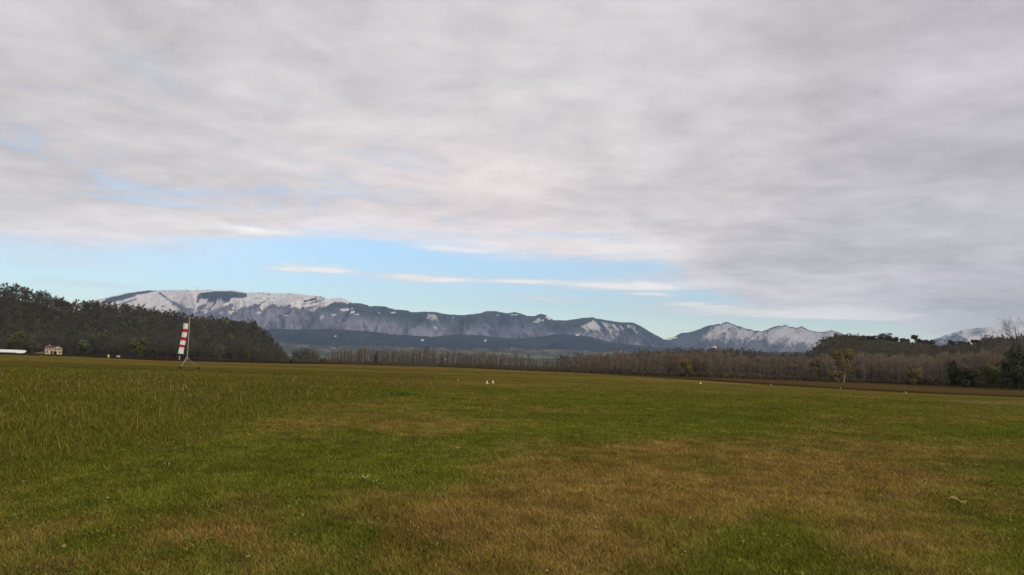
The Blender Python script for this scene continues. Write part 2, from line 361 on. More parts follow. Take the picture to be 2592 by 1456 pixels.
make_range('far_mountain', [(2180, 945), (2280, 885), (2336, 867), (2361, 860), (2399, 846), (2443.5, 834), (2466, 831), (2511, 827), (2531, 831), (2553, 840), (2578, 847), (2610, 852), (2700, 880), (2850, 950)],
           16000, 12500, 380, 90, 260, 1.0, col_far, m_mtn, 17, jit=.0004)
make_range('foothills', [(-700, 855), (-200, 850), (300, 845), (600, 838), (700, 833), (863, 834), (945, 840), (999, 847), (1053, 850), (1094, 853), (1162, 846), (1216, 849), (1298, 858), (1345, 855), (1400, 847), (1425, 846), (1490, 851), (1545, 866), (1626, 876), (1750, 886), (1900, 890), (2100, 893), (2400, 905), (2900, 935)],
           7600, 5200, 900, 70, 130, 1.0, col_foot, mat_attr('foothill_forest', nscale=.02, amt=.4), 19, jit=.0004, gully=700)
make_range('valley_hills', [(-700, 872), (0, 862), (700, 868), (760, 872), (860, 874), (980, 877), (1100, 880), (1200, 883), (1260, 880), (1320, 883), (1450, 886), (1560, 890), (1700, 897), (1900, 905), (2100, 912), (2500, 925), (2900, 945)],
           4600, 2600, 800, 50, 25, 1.0, col_valley, mat_attr('valley_fields', nscale=.03, amt=.4), 23, jit=.0005, gully=900)

# ------------------------------------------------------------------ ground
EDGE = [(-400, 892), (0, 897.5), (180, 902), (400, 913), (560, 917), (740, 921), (836, 921.5), (1108, 928.5), (1300, 937), (1379, 940.5), (1463, 944), (1680, 957), (1800, 965), (1950, 975), (2199, 989), (2400, 999), (2592, 1007), (3000, 1030)]
RGH = [(-600, 1300), (0, 1215), (150, 1192), (400, 1135), (650, 1064), (900, 1012), (1050, 988), (1180, 968)]
DRY = [(1500, 1185, 240, 38, .9), (1800, 1128, 230, 30, .55), (2080, 1195, 300, 60, .9), (1560, 1290, 300, 60, .75), (1250, 1340, 300, 70, .85),
       (1250, 1445, 420, 40, .6), (250, 1435, 320, 32, .6), (2250, 1320, 260, 60, .6), (560, 1345, 190, 30, .6), (1000, 1072, 230, 18, .6),
       (300, 965, 320, 18, .5), (650, 948, 260, 10, .5), (980, 965, 180, 12, .6), (2400, 1135, 250, 26, .5), (1820, 1230, 250, 40, .6), (2500, 1300, 150, 90, .4)]
GRN = [(680, 1195, 330, 55, .9), (1060, 1190, 190, 50, .9), (350, 1255, 300, 50, .8), (850, 1135, 240, 22, .7), (1550, 1085, 330, 26, .8),
       (1850, 1050, 300, 16, .7), (2480, 1095, 160, 24, .8), (1500, 1010, 500, 25, .4), (850, 1345, 130, 32, .9), (1980, 1352, 190, 42, .9),
       (2020, 1440, 200, 45, .8), (1640, 1330, 110, 26, .8), (1010, 992, 90, 9, .9), (60, 1180, 160, 50, .5), (2150, 1020, 500, 15, .35)]
def masks(X, Y):
    px, py = proj(X, Y, np.zeros_like(X)); front = (Y > 1)
    n = fbm(X*.35, Y*.22, 101, 5, .6); n2 = fbm(X*1.7, Y*1.1, 105, 4, .6)
    s = .30+(n-.5)*1.5+(n2-.5)*1.2
    for L, sg in ((DRY, 1), (GRN, -1)):
        for (x, y, a, b, k) in L:
            s = s+sg*k*.95*np.exp(-((px-x)/a)**2-((py-y)/b)**2)*front
    e = np.array(EDGE, float); plough = sst(np.interp(px, e[:, 0], e[:, 1])-py+(n2-.5)*1.5, -.6, .8)*front + (~front)*(np.hypot(X, Y) > 120)
    g = np.array(RGH, float); hz = 925+.0306*(px-1296)
    rl = np.interp(px, g[:, 0], g[:, 1], right=0); rough = sst(rl-py+(n-.5)*120*np.clip((py-hz)/200, .1, 1), -26, 44)*front
    rough = rough*sst(py-hz, 22, 40)*(1-sst(px, 1090, 1200))
    return np.clip(s, 0, 1), np.clip(plough, 0, 1), rough, px, py, n, n2
G1, G2, D1, D2 = np.array((.094, .118, .016)), np.array((.148, .150, .019)), np.array((.255, .175, .048)), np.array((.20, .122, .030))
def field_color(X, Y):
    s, pl, rg, px, py, n, n2 = masks(X, Y)
    n4 = fbm(X*.11, Y*.3, 111, 4); r_ = np.hypot(X, Y)
    g = G1+(G2-G1)*np.clip(n4*1.2, 0, 1)[..., None]; d = D2+(D1-D2)*np.clip(n2*1.3, 0, 1)[..., None]
    far = sst(r_, 30, 120); s2 = np.clip(s*(1-.55*far)+.62*far*fbm(X*.02, Y*.10, 113, 4)*1.6, 0, 1)
    C = g*(1-s2[..., None])+d*s2[..., None]
    C = C*(.62+.76*fbm(X*3.4, Y*2.6, 171, 3))[..., None]*(.78+.44*fbm(X*.7, Y*.5, 173, 4))[..., None]
    C = blend(C, np.array((.10, .098, .016)), rg*.65)
    C = C*(1+far*1.1*(fbm(X*.012+Y*.003, Y*.13, 175, 4)-.5))[..., None]
    pc = (np.array((.045, .031, .019))+np.array((.082, .055, .014))*sst(px, 1300, 1900)[..., None])*(.7+.6*fbm(X*.05, Y*.05, 117, 4))[..., None]
    C = C*(1-pl[..., None])+pc*pl[..., None]
    ey = np.interp(px, *np.array(EDGE, float).T); C = blend(C, (.03, .022, .008), np.exp(-((py-ey+2.5)/2.2)**2)*sst(px, 1500, 1800)*.7*(Y > 1))
    stripe = np.exp(-((py-(1019+(px-2500)*.03))/3.5)**2)*sst(px, 2330, 2480)*.8+np.exp(-((py-np.interp(px, *np.array(EDGE, float).T)-3)/1.6)**2)*.35
    return .93*blend(C, (.24, .19, .07), np.clip(stripe*(Y > 1), 0, 1))
angs = np.concatenate([np.linspace(-42, 42, 620), np.linspace(46, 314, 68)])*math.pi/180
rad = np.concatenate([[.0], np.geomspace(1.0, 4.5, 14), np.geomspace(4.7, 500, 560), np.geomspace(540, 18800, 60)])
AA, RRd = np.meshgrid(angs, rad); X = RRd*np.sin(AA); Y = RRd*np.cos(AA)
Z = (fbm(X*.12, Y*.12, 121, 3)-.5)*.10*sst(RRd, 3, 12)*(1-sst(RRd, 60, 200)) + (fbm(X*1.3, Y*1.3, 123, 3)-.5)*.03*(RRd < 60)
n, mc = AA.shape; idx = np.arange(n*mc).reshape(n, mc); nx = np.roll(idx, -1, 1)
F = np.stack([idx[:-1], idx[1:], nx[1:], nx[:-1]], -1).reshape(-1, 4)
def gheight(X, Y):
    r_ = np.hypot(X, Y)
    return (fbm(X*.12, Y*.12, 121, 3)-.5)*.10*sst(r_, 3, 12)*(1-sst(r_, 60, 200)) + (fbm(X*1.3, Y*1.3, 123, 3)-.5)*.03*(r_ < 60)
m_ground = mat_attr('turf', nscale=9.0, amt=.55, bump=(.5, .02))
tag(link('ground', mesh_np('ground', np.stack([X, Y, Z], -1).reshape(-1, 3), F[:, ::-1], m_ground, field_color(X, Y).reshape(-1, 3)*.72, True)), kind='structure')

# grass: individual blades as one stuff object
rg = np.random.default_rng(7)
def blades(name, N, rmin, rmax, pw, hmin, hmax, wid, sel=None, pal=None, lean=.8, label=''):
    u = rg.random(N); k = 1-pw
    r_ = (rmin**k+u*(rmax**k-rmin**k))**(1/k); a = rg.uniform(-R(37.5), R(37.5), N)
    X = r_*np.sin(a); Y = r_*np.cos(a)
    s, pl, ro, px, py, n1, n2 = masks(X, Y)
    keep = (pl < .5)
    if sel is not None: keep &= sel(s, ro, n1, n2, px, py)
    X, Y, s, ro, r_, n1 = X[keep], Y[keep], s[keep], ro[keep], r_[keep], n1[keep]; N = len(X)
    C = field_color(X, Y)
    if pal is not None: C = C*(1-pal[1])+np.array(pal[0])*pal[1]
    C = C*rg.uniform(.5, 1.75, N)[:, None]*np.stack([rg.uniform(.9, 1.12, N), rg.uniform(.93, 1.07, N), rg.uniform(.7, 1.3, N)], -1)
    h = rg.uniform(hmin, hmax, N)*(.7+.6*n1); w = wid*np.maximum(1, r_/9)
    d = rg.uniform(0, 2*math.pi, N); ln = rg.uniform(.1, lean, N)*h
    B = np.stack([X, Y, gheight(X, Y)-.004], -1); side = np.stack([np.cos(d+1.2), np.sin(d+1.2), 0*d], -1)*w[:, None]
    tip = B+np.stack([np.cos(d)*ln, np.sin(d)*ln, h], -1)
    V = np.stack([B-side, B+side, tip], 1).reshape(-1, 3)
    CC = np.repeat(C, 3, 0); CC[2::3] *= 1.15
    o = link(name, mesh_np(name, V, np.arange(3*N).reshape(-1, 3), m_blade, CC)); tag(o, label, 'grass', kind='stuff'); return o
m_blade = mat_attr('grass_blade')
blades('grass', 560000, 4.6, 75, 1.3, .018, .052, .0033, sel=lambda s, ro, n1, n2, px, py: (ro < .75), lean=2.0, label='short mown grass, green and dry brown, covering the airfield')
blades('rough_grass', 230000, 8, 95, 1.25, .04, .14, .0030, sel=lambda s, ro, n1, n2, px, py: (ro > rg.uniform(.2, .9, len(s))), pal=((.135, .12, .02), .3), lean=1.8, label='longer unmown rough grass on the left of the field')
blades('dry_stalks', 3400, 9, 60, 1.2, .12, .38, .0030, sel=lambda s, ro, n1, n2, px, py: (ro > .8) & (n1 > .42), pal=((.24, .19, .08), .7), lean=.9, label='pale dry weed stalks standing in the rough grass')
def broadleaf():
    u = rg.random(60000); r_ = 5+u**1.2*26; a = rg.uniform(-R(36), R(36), len(u)); X = r_*np.sin(a); Y = r_*np.cos(a)
    s, pl, ro, px, py, n1, n2 = masks(X, Y); clump = fbm(X*2.6, Y*2.6, 131, 3)
    k = (ro < .7) & (s < .42) & (clump > .54) | ((clump > .63) & (ro < .5)); X, Y, r_ = X[k], Y[k], r_[k]; N = len(X)
    d = rg.uniform(0, 2*math.pi, N); L = rg.uniform(.015, .045, N); w = L*.28; z = gheight(X, Y)+.012
    f = np.stack([np.cos(d), np.sin(d), rg.uniform(.1, .7, N)], -1)*L[:, None]; sd_ = np.stack([-np.sin(d), np.cos(d), 0*d], -1)*w[:, None]
    B = np.stack([X, Y, z], -1)
    V = np.stack([B, B+f*.5+sd_, B+f, B+f*.5-sd_], 1).reshape(-1, 3)
    C = np.array((.12, .165, .030))*rg.uniform(.4, 1.7, N)[:, None]
    tag(link('ground_cover', mesh_np('ground_cover', V, np.arange(4*N).reshape(-1, 4), m_blade, np.repeat(C, 4, 0))), 'small clover and broad leaved weeds growing among the grass', 'weeds', kind='stuff')
broadleaf()

def litter_leaves():
    u = rg.random(900); r_ = 5+u**1.3*22; a = rg.uniform(-R(36), R(36), len(u)); X = r_*np.sin(a); Y = r_*np.cos(a); N = len(X)
    d = rg.uniform(0, 6.28, N); L = rg.uniform(.018, .045, N); f = np.stack([np.cos(d), np.sin(d), rg.uniform(-.1, .5, N)], -1)*L[:, None]
    sd_ = np.stack([-np.sin(d), np.cos(d), rg.uniform(-.3, .5, N)], -1)*(L*.38)[:, None]; B = np.stack([X, Y, gheight(X, Y)+.03], -1)
    V = np.stack([B, B+f*.45+sd_, B+f, B+f*.55-sd_], 1).reshape(-1, 3)
    C = np.where((rg.random(N) < .5)[:, None], (.30, .22, .10), (.10, .055, .02))*rg.uniform(.6, 1.3, N)[:, None]
    tag(link('fallen_leaves', mesh_np('fallen_leaves', V, np.arange(4*N).reshape(-1, 4), m_blade, np.repeat(C, 4, 0))), 'small fallen leaves scattered over the near turf', 'leaves', kind='stuff')
litter_leaves()
def tuft(px, py, w, h, n, c, label):
    p = gpt(px, py); X = rg.normal(0, w*.35, n); Y = rg.normal(0, .22, n); hh = h*rg.uniform(.4, 1.1, n)*np.exp(-(X/w)**2*1.5); d = rg.uniform(0, 6.28, n); ln = hh*rg.uniform(.1, 1.0, n)
    B = np.stack([X, Y, 0*X], -1); sd_ = np.stack([np.cos(d+1.5), np.sin(d+1.5), 0*d], -1)*.011; T = B+np.stack([np.cos(d)*ln, np.sin(d)*ln, hh], -1)
    C = np.repeat(np.array(c)*rg.uniform(.5, 1.6, n)[:, None], 3, 0)
    tag(link('grass_tuft', mesh_np('grass_tuft', np.stack([B-sd_, B+sd_, T], 1).reshape(-1, 3), np.arange(3*n).reshape(-1, 3), m_blade, C), None, p), label, 'tuft')
tuft(1012, 1001, 1.7, .24, 1700, (.11, .14, .022), 'dark green tuft at the end of the rough grass left of the cone pair')
# ------------------------------------------------------------------ trees
def tube_np(pts, rads, n):
    pts = np.array(pts); V = []; F = []
    for i in range(len(pts)):
        t = pts[min(i+1, len(pts)-1)]-pts[max(i-1, 0)]; t = t/np.linalg.norm(t)
        a = np.cross(t, (0.3, .95, .02)); a /= np.linalg.norm(a); b = np.cross(t, a)
        for k in range(n):
            q = 2*math.pi*k/n; V.append(pts[i]+(a*math.cos(q)+b*math.sin(q))*rads[i])
    for i in range(len(pts)-1):
        for k in range(n):
            p = i*n+k; q = i*n+(k+1) % n; F.append((p, q, q+n)); F.append((p, q+n, p+n))
    return np.array(V), np.array(F)
def tree_data(seed, H, Rc, zlo, nl, nt, tl, tw, up=.6, leaf=False, sub=2):
    g = np.random.default_rng(seed); TV = []; TF = []; off = 0
    def add(V, F):
        nonlocal off
        TV.append(V); TF.append(F+off); off += len(V)
    bend = g.normal(0, .03*H, 2)
    spine = lambda q: np.array([bend[0]*q*q+.012*H*math.sin(q*7+seed), bend[1]*q*q, q*H*.92])
    add(*tube_np([spine(q)-(0, 0, .3 if q == 0 else 0) for q in np.linspace(0, 1, 7)], [H*(.020*(1-q)+.003) for q in np.linspace(0, 1, 7)], 6))
    hz = (1-zlo)/2; zc = zlo+hz; tips = []
    for i in range(nl):
        q = g.uniform(0, 1); z = zlo+(1-zlo)*q*.97; rr_ = Rc*math.sqrt(max(.05, 1-((z-zc)/hz)**2))*g.uniform(.45, 1.05)
        th = g.uniform(0, 2*math.pi); end = np.array([math.cos(th)*rr_, math.sin(th)*rr_, z*H])
        st = spine(max(.12, min(.95, z-up*rr_/H*1.0-.04))); end[:2] += spine(z)[:2]
        mid = st*.5+end*.5+np.array([0, 0, -.06*rr_])+g.normal(0, .04*Rc, 3)
        r1 = H*.0075*(1.1-z)+.012
        add(*tube_np([st, mid, end], [r1, r1*.6, r1*.2], 3)); tips.append((st, mid, end))
        for s_ in range(sub):
            w = g.uniform(.35, .9); p = mid*(1-w)+end*w; e2 = p+g.normal(0, .22*Rc, 3)+np.array([0, 0, .15*Rc])
            add(*tube_np([p, (p+e2)/2, e2], [r1*.45, r1*.3, r1*.12], 3)); tips.append((p, (p+e2)/2, e2))
    ti = g.integers(0, len(tips), nt); w = g.uniform(.3, 1.08, nt)
    A = np.array([t[1] for t in tips])[ti]; E = np.array([t[2] for t in tips])[ti]
    B = A*(1-w[:, None])+E*w[:, None]+g.normal(0, .055*Rc+.04, (nt, 3))
    c = np.array([0, 0, zc*H]); out = B-c; out /= np.linalg.norm(out, axis=1, keepdims=True)
    D = out*.6+g.normal(0, .55, (nt, 3))+np.array([0, 0, up]); D /= np.linalg.norm(D, axis=1, keepdims=True)
    if leaf: D = g.normal(0, 1, (nt, 3)); D /= np.linalg.norm(D, axis=1, keepdims=True)
    S = np.cross(D, g.normal(0, 1, (nt, 3))); S /= np.linalg.norm(S, axis=1, keepdims=True)
    L = tl*g.uniform(.5, 1.4, nt)[:, None]; Wd = tw*g.uniform(.6, 1.4, nt)[:, None]
    CV = np.stack([B-S*Wd/2, B+S*Wd/2, B+D*L], 1).reshape(-1, 3); CF = np.arange(3*nt).reshape(-1, 3)
    return np.concatenate(TV), np.concatenate(TF), CV, CF
BARE = [(0, (.19, .145, .108)), (.25, (.25, .195, .15)), (.5, (.165, .145, .105)), (.75, (.26, .20, .14)), (1, (.18, .145, .12))]
HILL = [(0, (.070, .064, .052)), (.3, (.105, .090, .072)), (.5, (.058, .064, .048)), (.7, (.120, .102, .080)), (.88, (.085, .095, .055)), (1, (.145, .138, .085))]
m_bare = mat_ramp('bare_twigs', BARE); m_hill = mat_ramp('hill_crown', HILL); m_hill_t = mat_ramp('hill_crown_mass', HILL, 'tint')
m_bark = mat_simple('bark', (.085, .070, .055), .95, .3, 2.5)
m_pale = mat_simple('pale_bark', (.20, .175, .14), .9, .3, 2.5)
m_yel = mat_simple('yellow_leaves', (.175, .13, .05), .9, .35, .8)
m_olive = mat_simple('olive_leaves', (.105, .105, .035), .9, .35, .8)
m_grn = mat_simple('dark_evergreen', (.055, .060, .034), .9, .35, .8)
m_hedge = mat_simple('brown_green_leaves', (.075, .066, .044), .9, .35, .8)
m_lgrn = mat_simple('grey_green_leaves', (.11, .125, .062), .9, .3, .8)
m_bare_t = mat_ramp('bare_twigs_mass', [(0, (.10, .085, .064)), (.3, (.14, .115, .09)), (.55, (.085, .086, .06)), (.8, (.155, .125, .09)), (1, (.095, .08, .065))], 'tint')
def bush_data(seed, H, Rc, zlo, n, size, nl=15):
    g = np.random.default_rng(seed); TV, TF = tube_np([(0, 0, -.4), (.03*H, 0, H*.35), (.0, .02*H, H*.75)], [H*.028+.03, H*.02+.02, .02], 6)
    hc = H*(1-zlo)/2; zc = H*zlo+hc; C = [(0, 0, zc-.1*hc, .60)]
    for i in range(nl):
        a = g.uniform(0, 6.28); q = g.uniform(-.75, .62); w = math.sqrt(1-q*q)*g.uniform(.45, .95)
        C.append((math.cos(a)*Rc*w, math.sin(a)*Rc*w, zc+q*hc, g.uniform(.18, .44)))
    C = np.array(C); k = g.choice(len(C), n, p=(C[:, 3]**2)/(C[:, 3]**2).sum())
    D = g.normal(0, 1, (n, 3)); D /= np.linalg.norm(D, axis=1, keepdims=True); rr = g.uniform(.55, 1.0, n)**.5*(1+.12*g.normal(0, 1, n))
    P = C[k, :3]+D*(C[k, 3]*rr)[:, None]*np.array((Rc, Rc, hc))
    E = g.normal(0, 1, (n, 3)); E /= np.linalg.norm(E, axis=1, keepdims=True); S = np.cross(E, D); L = size*g.uniform(.5, 1.5, n)[:, None]
    CV = np.stack([P-S*L*.4, P+S*L*.4, P+E*L], 1).reshape(-1, 3); CV[:, 2] = np.maximum(CV[:, 2], .02)
    return TV, TF, CV, np.arange(3*n).reshape(-1, 3)
def merged(name, d, mat, bark):
    TV, TF, CV, CF = d; me = mesh_np(name, np.concatenate([TV, CV]), np.concatenate([TF, CF+len(TV)]), bark); me.materials.append(mat)
    me.polygons.foreach_set('material_index', np.concatenate([np.zeros(len(TF), np.int32), np.ones(len(CF), np.int32)])); return me
rnd = random.Random(5)
# one-piece far trees
def variants(name, n, mat, bark, **k): return [merged(name, tree_data(100+7*i+len(name), **k), mat, bark) for i in range(n)]
V_hill = variants('hillside_tree', 6, m_hill, m_bark, H=9, Rc=3.7, zlo=.2, nl=22, nt=2400, tl=.6, tw=.07, sub=2)
V_pop = variants('poplar_tree', 6, m_bare, m_bark, H=9, Rc=1.05, zlo=.12, nl=30, nt=900, tl=.65, tw=.036, up=1.3, sub=1)
def zone(px, cuts, words):
    for c, w in zip(cuts, words):
        if px < c: return w
    return words[-1]
def put(name, me, loc, s, rz=None, sz=None):
    o = link(name, me, None, loc); o.scale = (s, s, sz or s); o.rotation_euler = (0, 0, rnd.uniform(0, 6.28) if rz is None else rz); return o

def poly_hill(name, prof, Rfoot, Rtop, drop, ncol, colf, mat, seed, back=1.6):
    p = np.array(prof, float); a, t = azel(p[:, 0], p[:, 1]+drop)
    fx = np.array(Rfoot, float); af, _ = azel(fx[:, 0], fx[:, 0]*0+900)
    def H(AZ, RR_):
        rf = np.interp(AZ, af, fx[:, 1]); rt = Rtop
        T = np.interp(AZ, a, t); q = (RR_-rf)/(rt-rf)
        top = np.maximum(rt*T+EYE, 0)
        z = np.where(q < 1, top*sst(q*.86+.0, 0, 1)**.9*1.0/ (sst(np.array(.86), 0, 1)**.9), top*(1-sst(q-1, 0, back)*.9))
        z = z+(fbm(AZ*40, RR_/70, seed, 3)-.5)*.16*top*np.clip(4*q*(1-q), 0, 1)
        z = np.where(q < 1, np.minimum(z, RR_*np.maximum(T, 0)*.985+EYE), z)
        return np.where(q < 0, -1.0, z)
    A = np.linspace(a[0], a[-1], ncol); rows = np.linspace(0, 1, 60)
    rf = np.interp(A, af, fx[:, 1])
    RRr = rf[None, :]*.98+(Rtop*(1+back*.6)-rf[None, :]*.98)*rows[:, None]; AAa = np.broadcast_to(A, RRr.shape)
    Zz = H(AAa, RRr); Xx = RRr*np.sin(AAa); Yy = RRr*np.cos(AAa)
    idx = np.arange(RRr.size).reshape(RRr.shape)
    Fq = np.stack([idx[:-1, :-1], idx[:-1, 1:], idx[1:, 1:], idx[1:, :-1]], -1).reshape(-1, 4)
    o = link(name, mesh_np(name, np.stack([Xx, Yy, Zz], -1).reshape(-1, 3), Fq, mat, colf(Xx, Yy, Zz).reshape(-1, 3), True)); tag(o, kind='structure')
    return H
LH = [(-500, 740), (-250, 722), (-100, 726), (0, 729), (35, 729), (60, 738), (113, 744), (130, 758), (160, 763), (200, 768), (245, 770), (300, 778), (350, 780), (400, 790), (445, 797), (485, 806), (526, 809), (608, 815), (640, 818), (665, 828), (689, 846), (716, 872), (741, 897), (760, 925)]
LF = [(-500, 500), (0, 500), (200, 500), (400, 445), (740, 430), (800, 430)]
litter = lambda X, Y, Z: np.array((.05, .042, .028))*(.6+.8*fbm(X*.06, Y*.06, 141, 3))[..., None]
m_litter = mat_attr('wood_floor', nscale=.4, amt=.4)
HL = poly_hill('left_hill', LH, LF, 720, 24, 260, litter, m_litter, 51)
# sample trees over the left hill
def hill_points(Hf, x0, x1, rmin, rmax, sp, seed):
    g = np.random.default_rng(seed); a0, _ = azel(x0, 880); a1, _ = azel(x1, 880); out = []
    r_ = rmin
    while r_ < rmax:
        n_ = int((a1-a0)*r_/sp)
        for i in range(n_):
            a = a0+(i+g.uniform(-.4, .4))*(a1-a0)/n_; rr_ = r_+g.uniform(-.4, .4)*sp; out.append((a, rr_))
        r_ += sp*.9
    P = np.array(out); Zp = Hf(P[:, 0], P[:, 1])
    return P[:, 1]*np.sin(P[:, 0]), P[:, 1]*np.cos(P[:, 0]), Zp, P[:, 1]
hx, hy, hzz, hr = hill_points(HL, -190, 748, 446, 745, 6.4, 3)
ok = hzz > .02; hx, hy, hzz, hr = hx[ok], hy[ok], hzz[ok], hr[ok]
ppx, ppy = proj(hx, hy, hzz)
inview = (ppx > 0) & (ppx < 2592)
order = np.argsort(hr+1e6*(~inview))
hp = rnd
hs = np.random.default_rng(8).uniform(.6, 1.25, len(hx))
cap = np.clip((765-ppx)/135, .26, 1); hs *= cap
hero = set(order[:300].tolist())
for i in order[:300]:
    o = put('hillside_tree', hp.choice(V_hill), (hx[i], hy[i], hzz[i]), hs[i], sz=hs[i]*rnd.uniform(.85, 1.1))
    w = zone(ppx[i], (115, 275, 440, 620), ('left of the farmhouse', 'behind and right of the farmhouse', 'between the pale board and the windsock', 'just right of the windsock', 'at the right end of the hill')); tag(o, 'bare brown tree low on the left hill, '+w, 'tree', 'trees low on the left hill, '+w)
rest = [i for i in range(len(hx)) if i not in hero]
def mass(name, idxs, X, Y, Z, S, n, mat, kw, label):
    g = np.random.default_rng(77); base = [tree_data(300+9*i, **kw) for i in range(n)]; VV = []; FF = []; TT_ = []; off = 0
    for i in idxs:
        d = base[g.integers(0, n)]; v = np.concatenate([d[0], d[2]]); f = np.concatenate([d[1], d[3]+len(d[0])])
        a = g.uniform(0, 6.28); c, s_ = math.cos(a), math.sin(a); s1 = S[i]
        v = np.stack([v[:, 0]*c-v[:, 1]*s_, v[:, 0]*s_+v[:, 1]*c, v[:, 2]*g.uniform(.85, 1.15)], -1)*s1+(X[i], Y[i], Z[i])
        VV.append(v.astype(np.float32)); FF.append(f+off); off += len(v); TT_.append(np.full(len(v), g.random()))
    o = link(name, mesh_np(name, np.concatenate(VV), np.concatenate(FF), mat, tint=np.concatenate(TT_))); tag(o, label, 'wood', kind='stuff'); return o
mass('hillside_wood', rest, hx, hy, hzz, hs, 5, m_hill_t, dict(H=9, Rc=4.0, zlo=.25, nl=11, nt=760, tl=.7, tw=.15, sub=0), 'dense dark wood of leafless trees covering the left hill')

# ---- crest and special trees of the left hill
def full_tree(name, seed, loc, H, Rc, zlo, mat, bark, label, nl=26, nt=2600, tl=.4, tw=.05, up=.7, leaf=False, group=None, sub=2, rz=None):
    TV, TF, CV, CF = bush_data(seed, H, Rc, zlo, nt, tl) if leaf else tree_data(seed, H, Rc, zlo, nl, nt, tl, tw, up, leaf, sub)
    e = link(name, None, None, loc); tag(e, label, 'tree', group)
    link('trunk', mesh_np('trunk', TV, TF, bark), e); link('crown', mesh_np('crown', CV, CF, mat), e); return e
def on_hill(Hf, px, r_, dz=0):
    a, _ = azel(px, 880); a = float(a); z = float(Hf(np.array([a]), np.array([float(r_)]))[0]); return (r_*math.sin(a), r_*math.cos(a), z+dz)
def hl(px, r_, top, **k):                  # height so the top is seen at source row `top`
    l = on_hill(k.pop('Hf', HL), px, r_); _, t = azel(px, top); return l, max(2.0, EYE+float(t)*r_-l[2])
for j, (px, top, Rc, mt, nm, lb, lf) in enumerate([
        (143, 748, 4.2, m_grn, 'evergreen_tree', 'rounded dark evergreen tree standing out on the skyline of the left hill', True),
        (210, 764, 1.9, m_grn, 'evergreen_tree', 'small round dark tree on the skyline where left hill meets the snowy mountain', True),
        (237, 760, 2.5, m_grn, 'evergreen_tree', 'dark evergreen bush right of the small round tree on the left skyline', True),
        (55, 727, 4.4, m_hill, 'bare_tree', 'tall open-crowned bare tree on the skyline nearest the left picture edge', False),
        (96, 734, 5.2, m_hill, 'bare_tree', 'wide bare tree with fanned twigs on the skyline left of the round evergreen', False),
        (112, 738, 3.0, m_hill, 'bare_tree', 'slim upright bare tree beside the wide fanned one on the skyline', False),
        (345, 769, 3.6, m_hill, 'bare_tree', 'bare skyline tree in front of the snowfield left of the windsock', False),
        (385, 774, 3.2, m_hill, 'bare_tree', 'bare skyline tree with a brown crown between snowfield and windsock', False),
        (638, 809, 2.6, m_grn, 'evergreen_tree', 'ivy-dark tree at the right shoulder of the left hill crest', True),
        (585, 809, 2.2, m_grn, 'evergreen_tree', 'low dark tree on the crest left of the ivy-dark one', True)]):
    l, h = hl(px, 700, top)
    full_tree(nm, 500+j, l, h, Rc, .2 if lf else .25, mt, m_bark, lb, nl=28, nt=1500 if lf else 1200, tl=.6 if lf else .8, tw=.5 if lf else .07, leaf=lf)
for j, (px, top, Rc, mt, lb) in enumerate([
        (207, 857, 4.0, m_lgrn, 'pale grey-green leafy tree at the hill foot right of the farmhouse'),
        (52, 835, 5.5, m_olive, 'olive leafy tree at the hill foot behind the aircraft wing'),
        (250, 830, 4.5, m_olive, 'olive tinted tree on the hillside up right of the farmhouse'),
        (350, 850, 3.6, m_olive, 'dull green tree low on the hillside left of the windsock'),
        (627, 882, 1.7, m_yel, 'small yellow-leaved tree at the foot of the left hill, right of the windsock'),
        (422, 838, 3.4, m_lgrn, 'grey-green tree on the slope just left of the windsock'),
        (590, 842, 5.0, m_olive, 'broad olive tree on the slope right of the windsock')]):
    r_ = (502 if px < 300 else 450) if top > 845 else 520
    l, h = hl(px, r_, top)
    full_tree('leafy_tree', 560+j, l, h, Rc, .12, mt, m_bark, lb, nl=30, nt=2600, tl=.75, leaf=True)

# ---- poplar rows in the middle
g2 = np.random.default_rng(21)
tops = np.array([(745, 888), (770, 883), (805, 890), (812, 905), (826, 907), (832, 890), (850, 884), (900, 883), (1000, 882), (1080, 882), (1130, 890), (1200, 890), (1300, 893), (1350, 901), (1375, 906), (1450, 903), (1480, 899), (1560, 895), (1700, 893)], float)
bdist = np.array([(740, 455), (836, 440), (1108, 430), (1300, 360), (1379, 330), (1463, 300), (1600, 270), (1700, 255)], float)
def row_loc(px, d): a, _ = azel(px, 900); a = float(a); return (d*math.sin(a), d*math.cos(a), 0.0)
def row_h(px, d, top): _, t = azel(px, top); return max(1.5, EYE+float(t)*d)
count = 0; x = 742.0
while x < 1470:
    if not 809 < x < 826:
        for k in range(3 if x > 830 else 2):
            xx = x+g2.uniform(-5, 5); d = np.interp(xx, bdist[:, 0], bdist[:, 1])*(1+.02+k*.05+g2.uniform(-.015, .015))
            tp = np.interp(xx, tops[:, 0], tops[:, 1])+g2.normal(2.5, 4)+6*(g2.random() < .2)
            h = row_h(xx, d, tp); bush = xx < 810
            o = put('poplar_tree', rnd.choice(V_hill if bush else V_pop), row_loc(xx, d), h/9*(.85 if bush else 1.15), sz=h/9)
            if bush: o.name = 'bare_tree'; tag(o, 'bare brown tree between the left hill and the gap in the tree line', 'tree', 'bare trees left of the gap in the tree line')
            else: w = zone(xx, (951, 1155, 1260), ('left of the dark evergreen', 'between the dark evergreen and the dull cone', 'behind the cone pair', 'right of the cone pair')); tag(o, 'slim bare poplar in the far row, '+w, 'tree', 'bare poplars in the far row, '+w)
            count += 1
    x += 8.0
b, = [link('scrub', None, None, row_loc(819, 440))] if False else (None,)
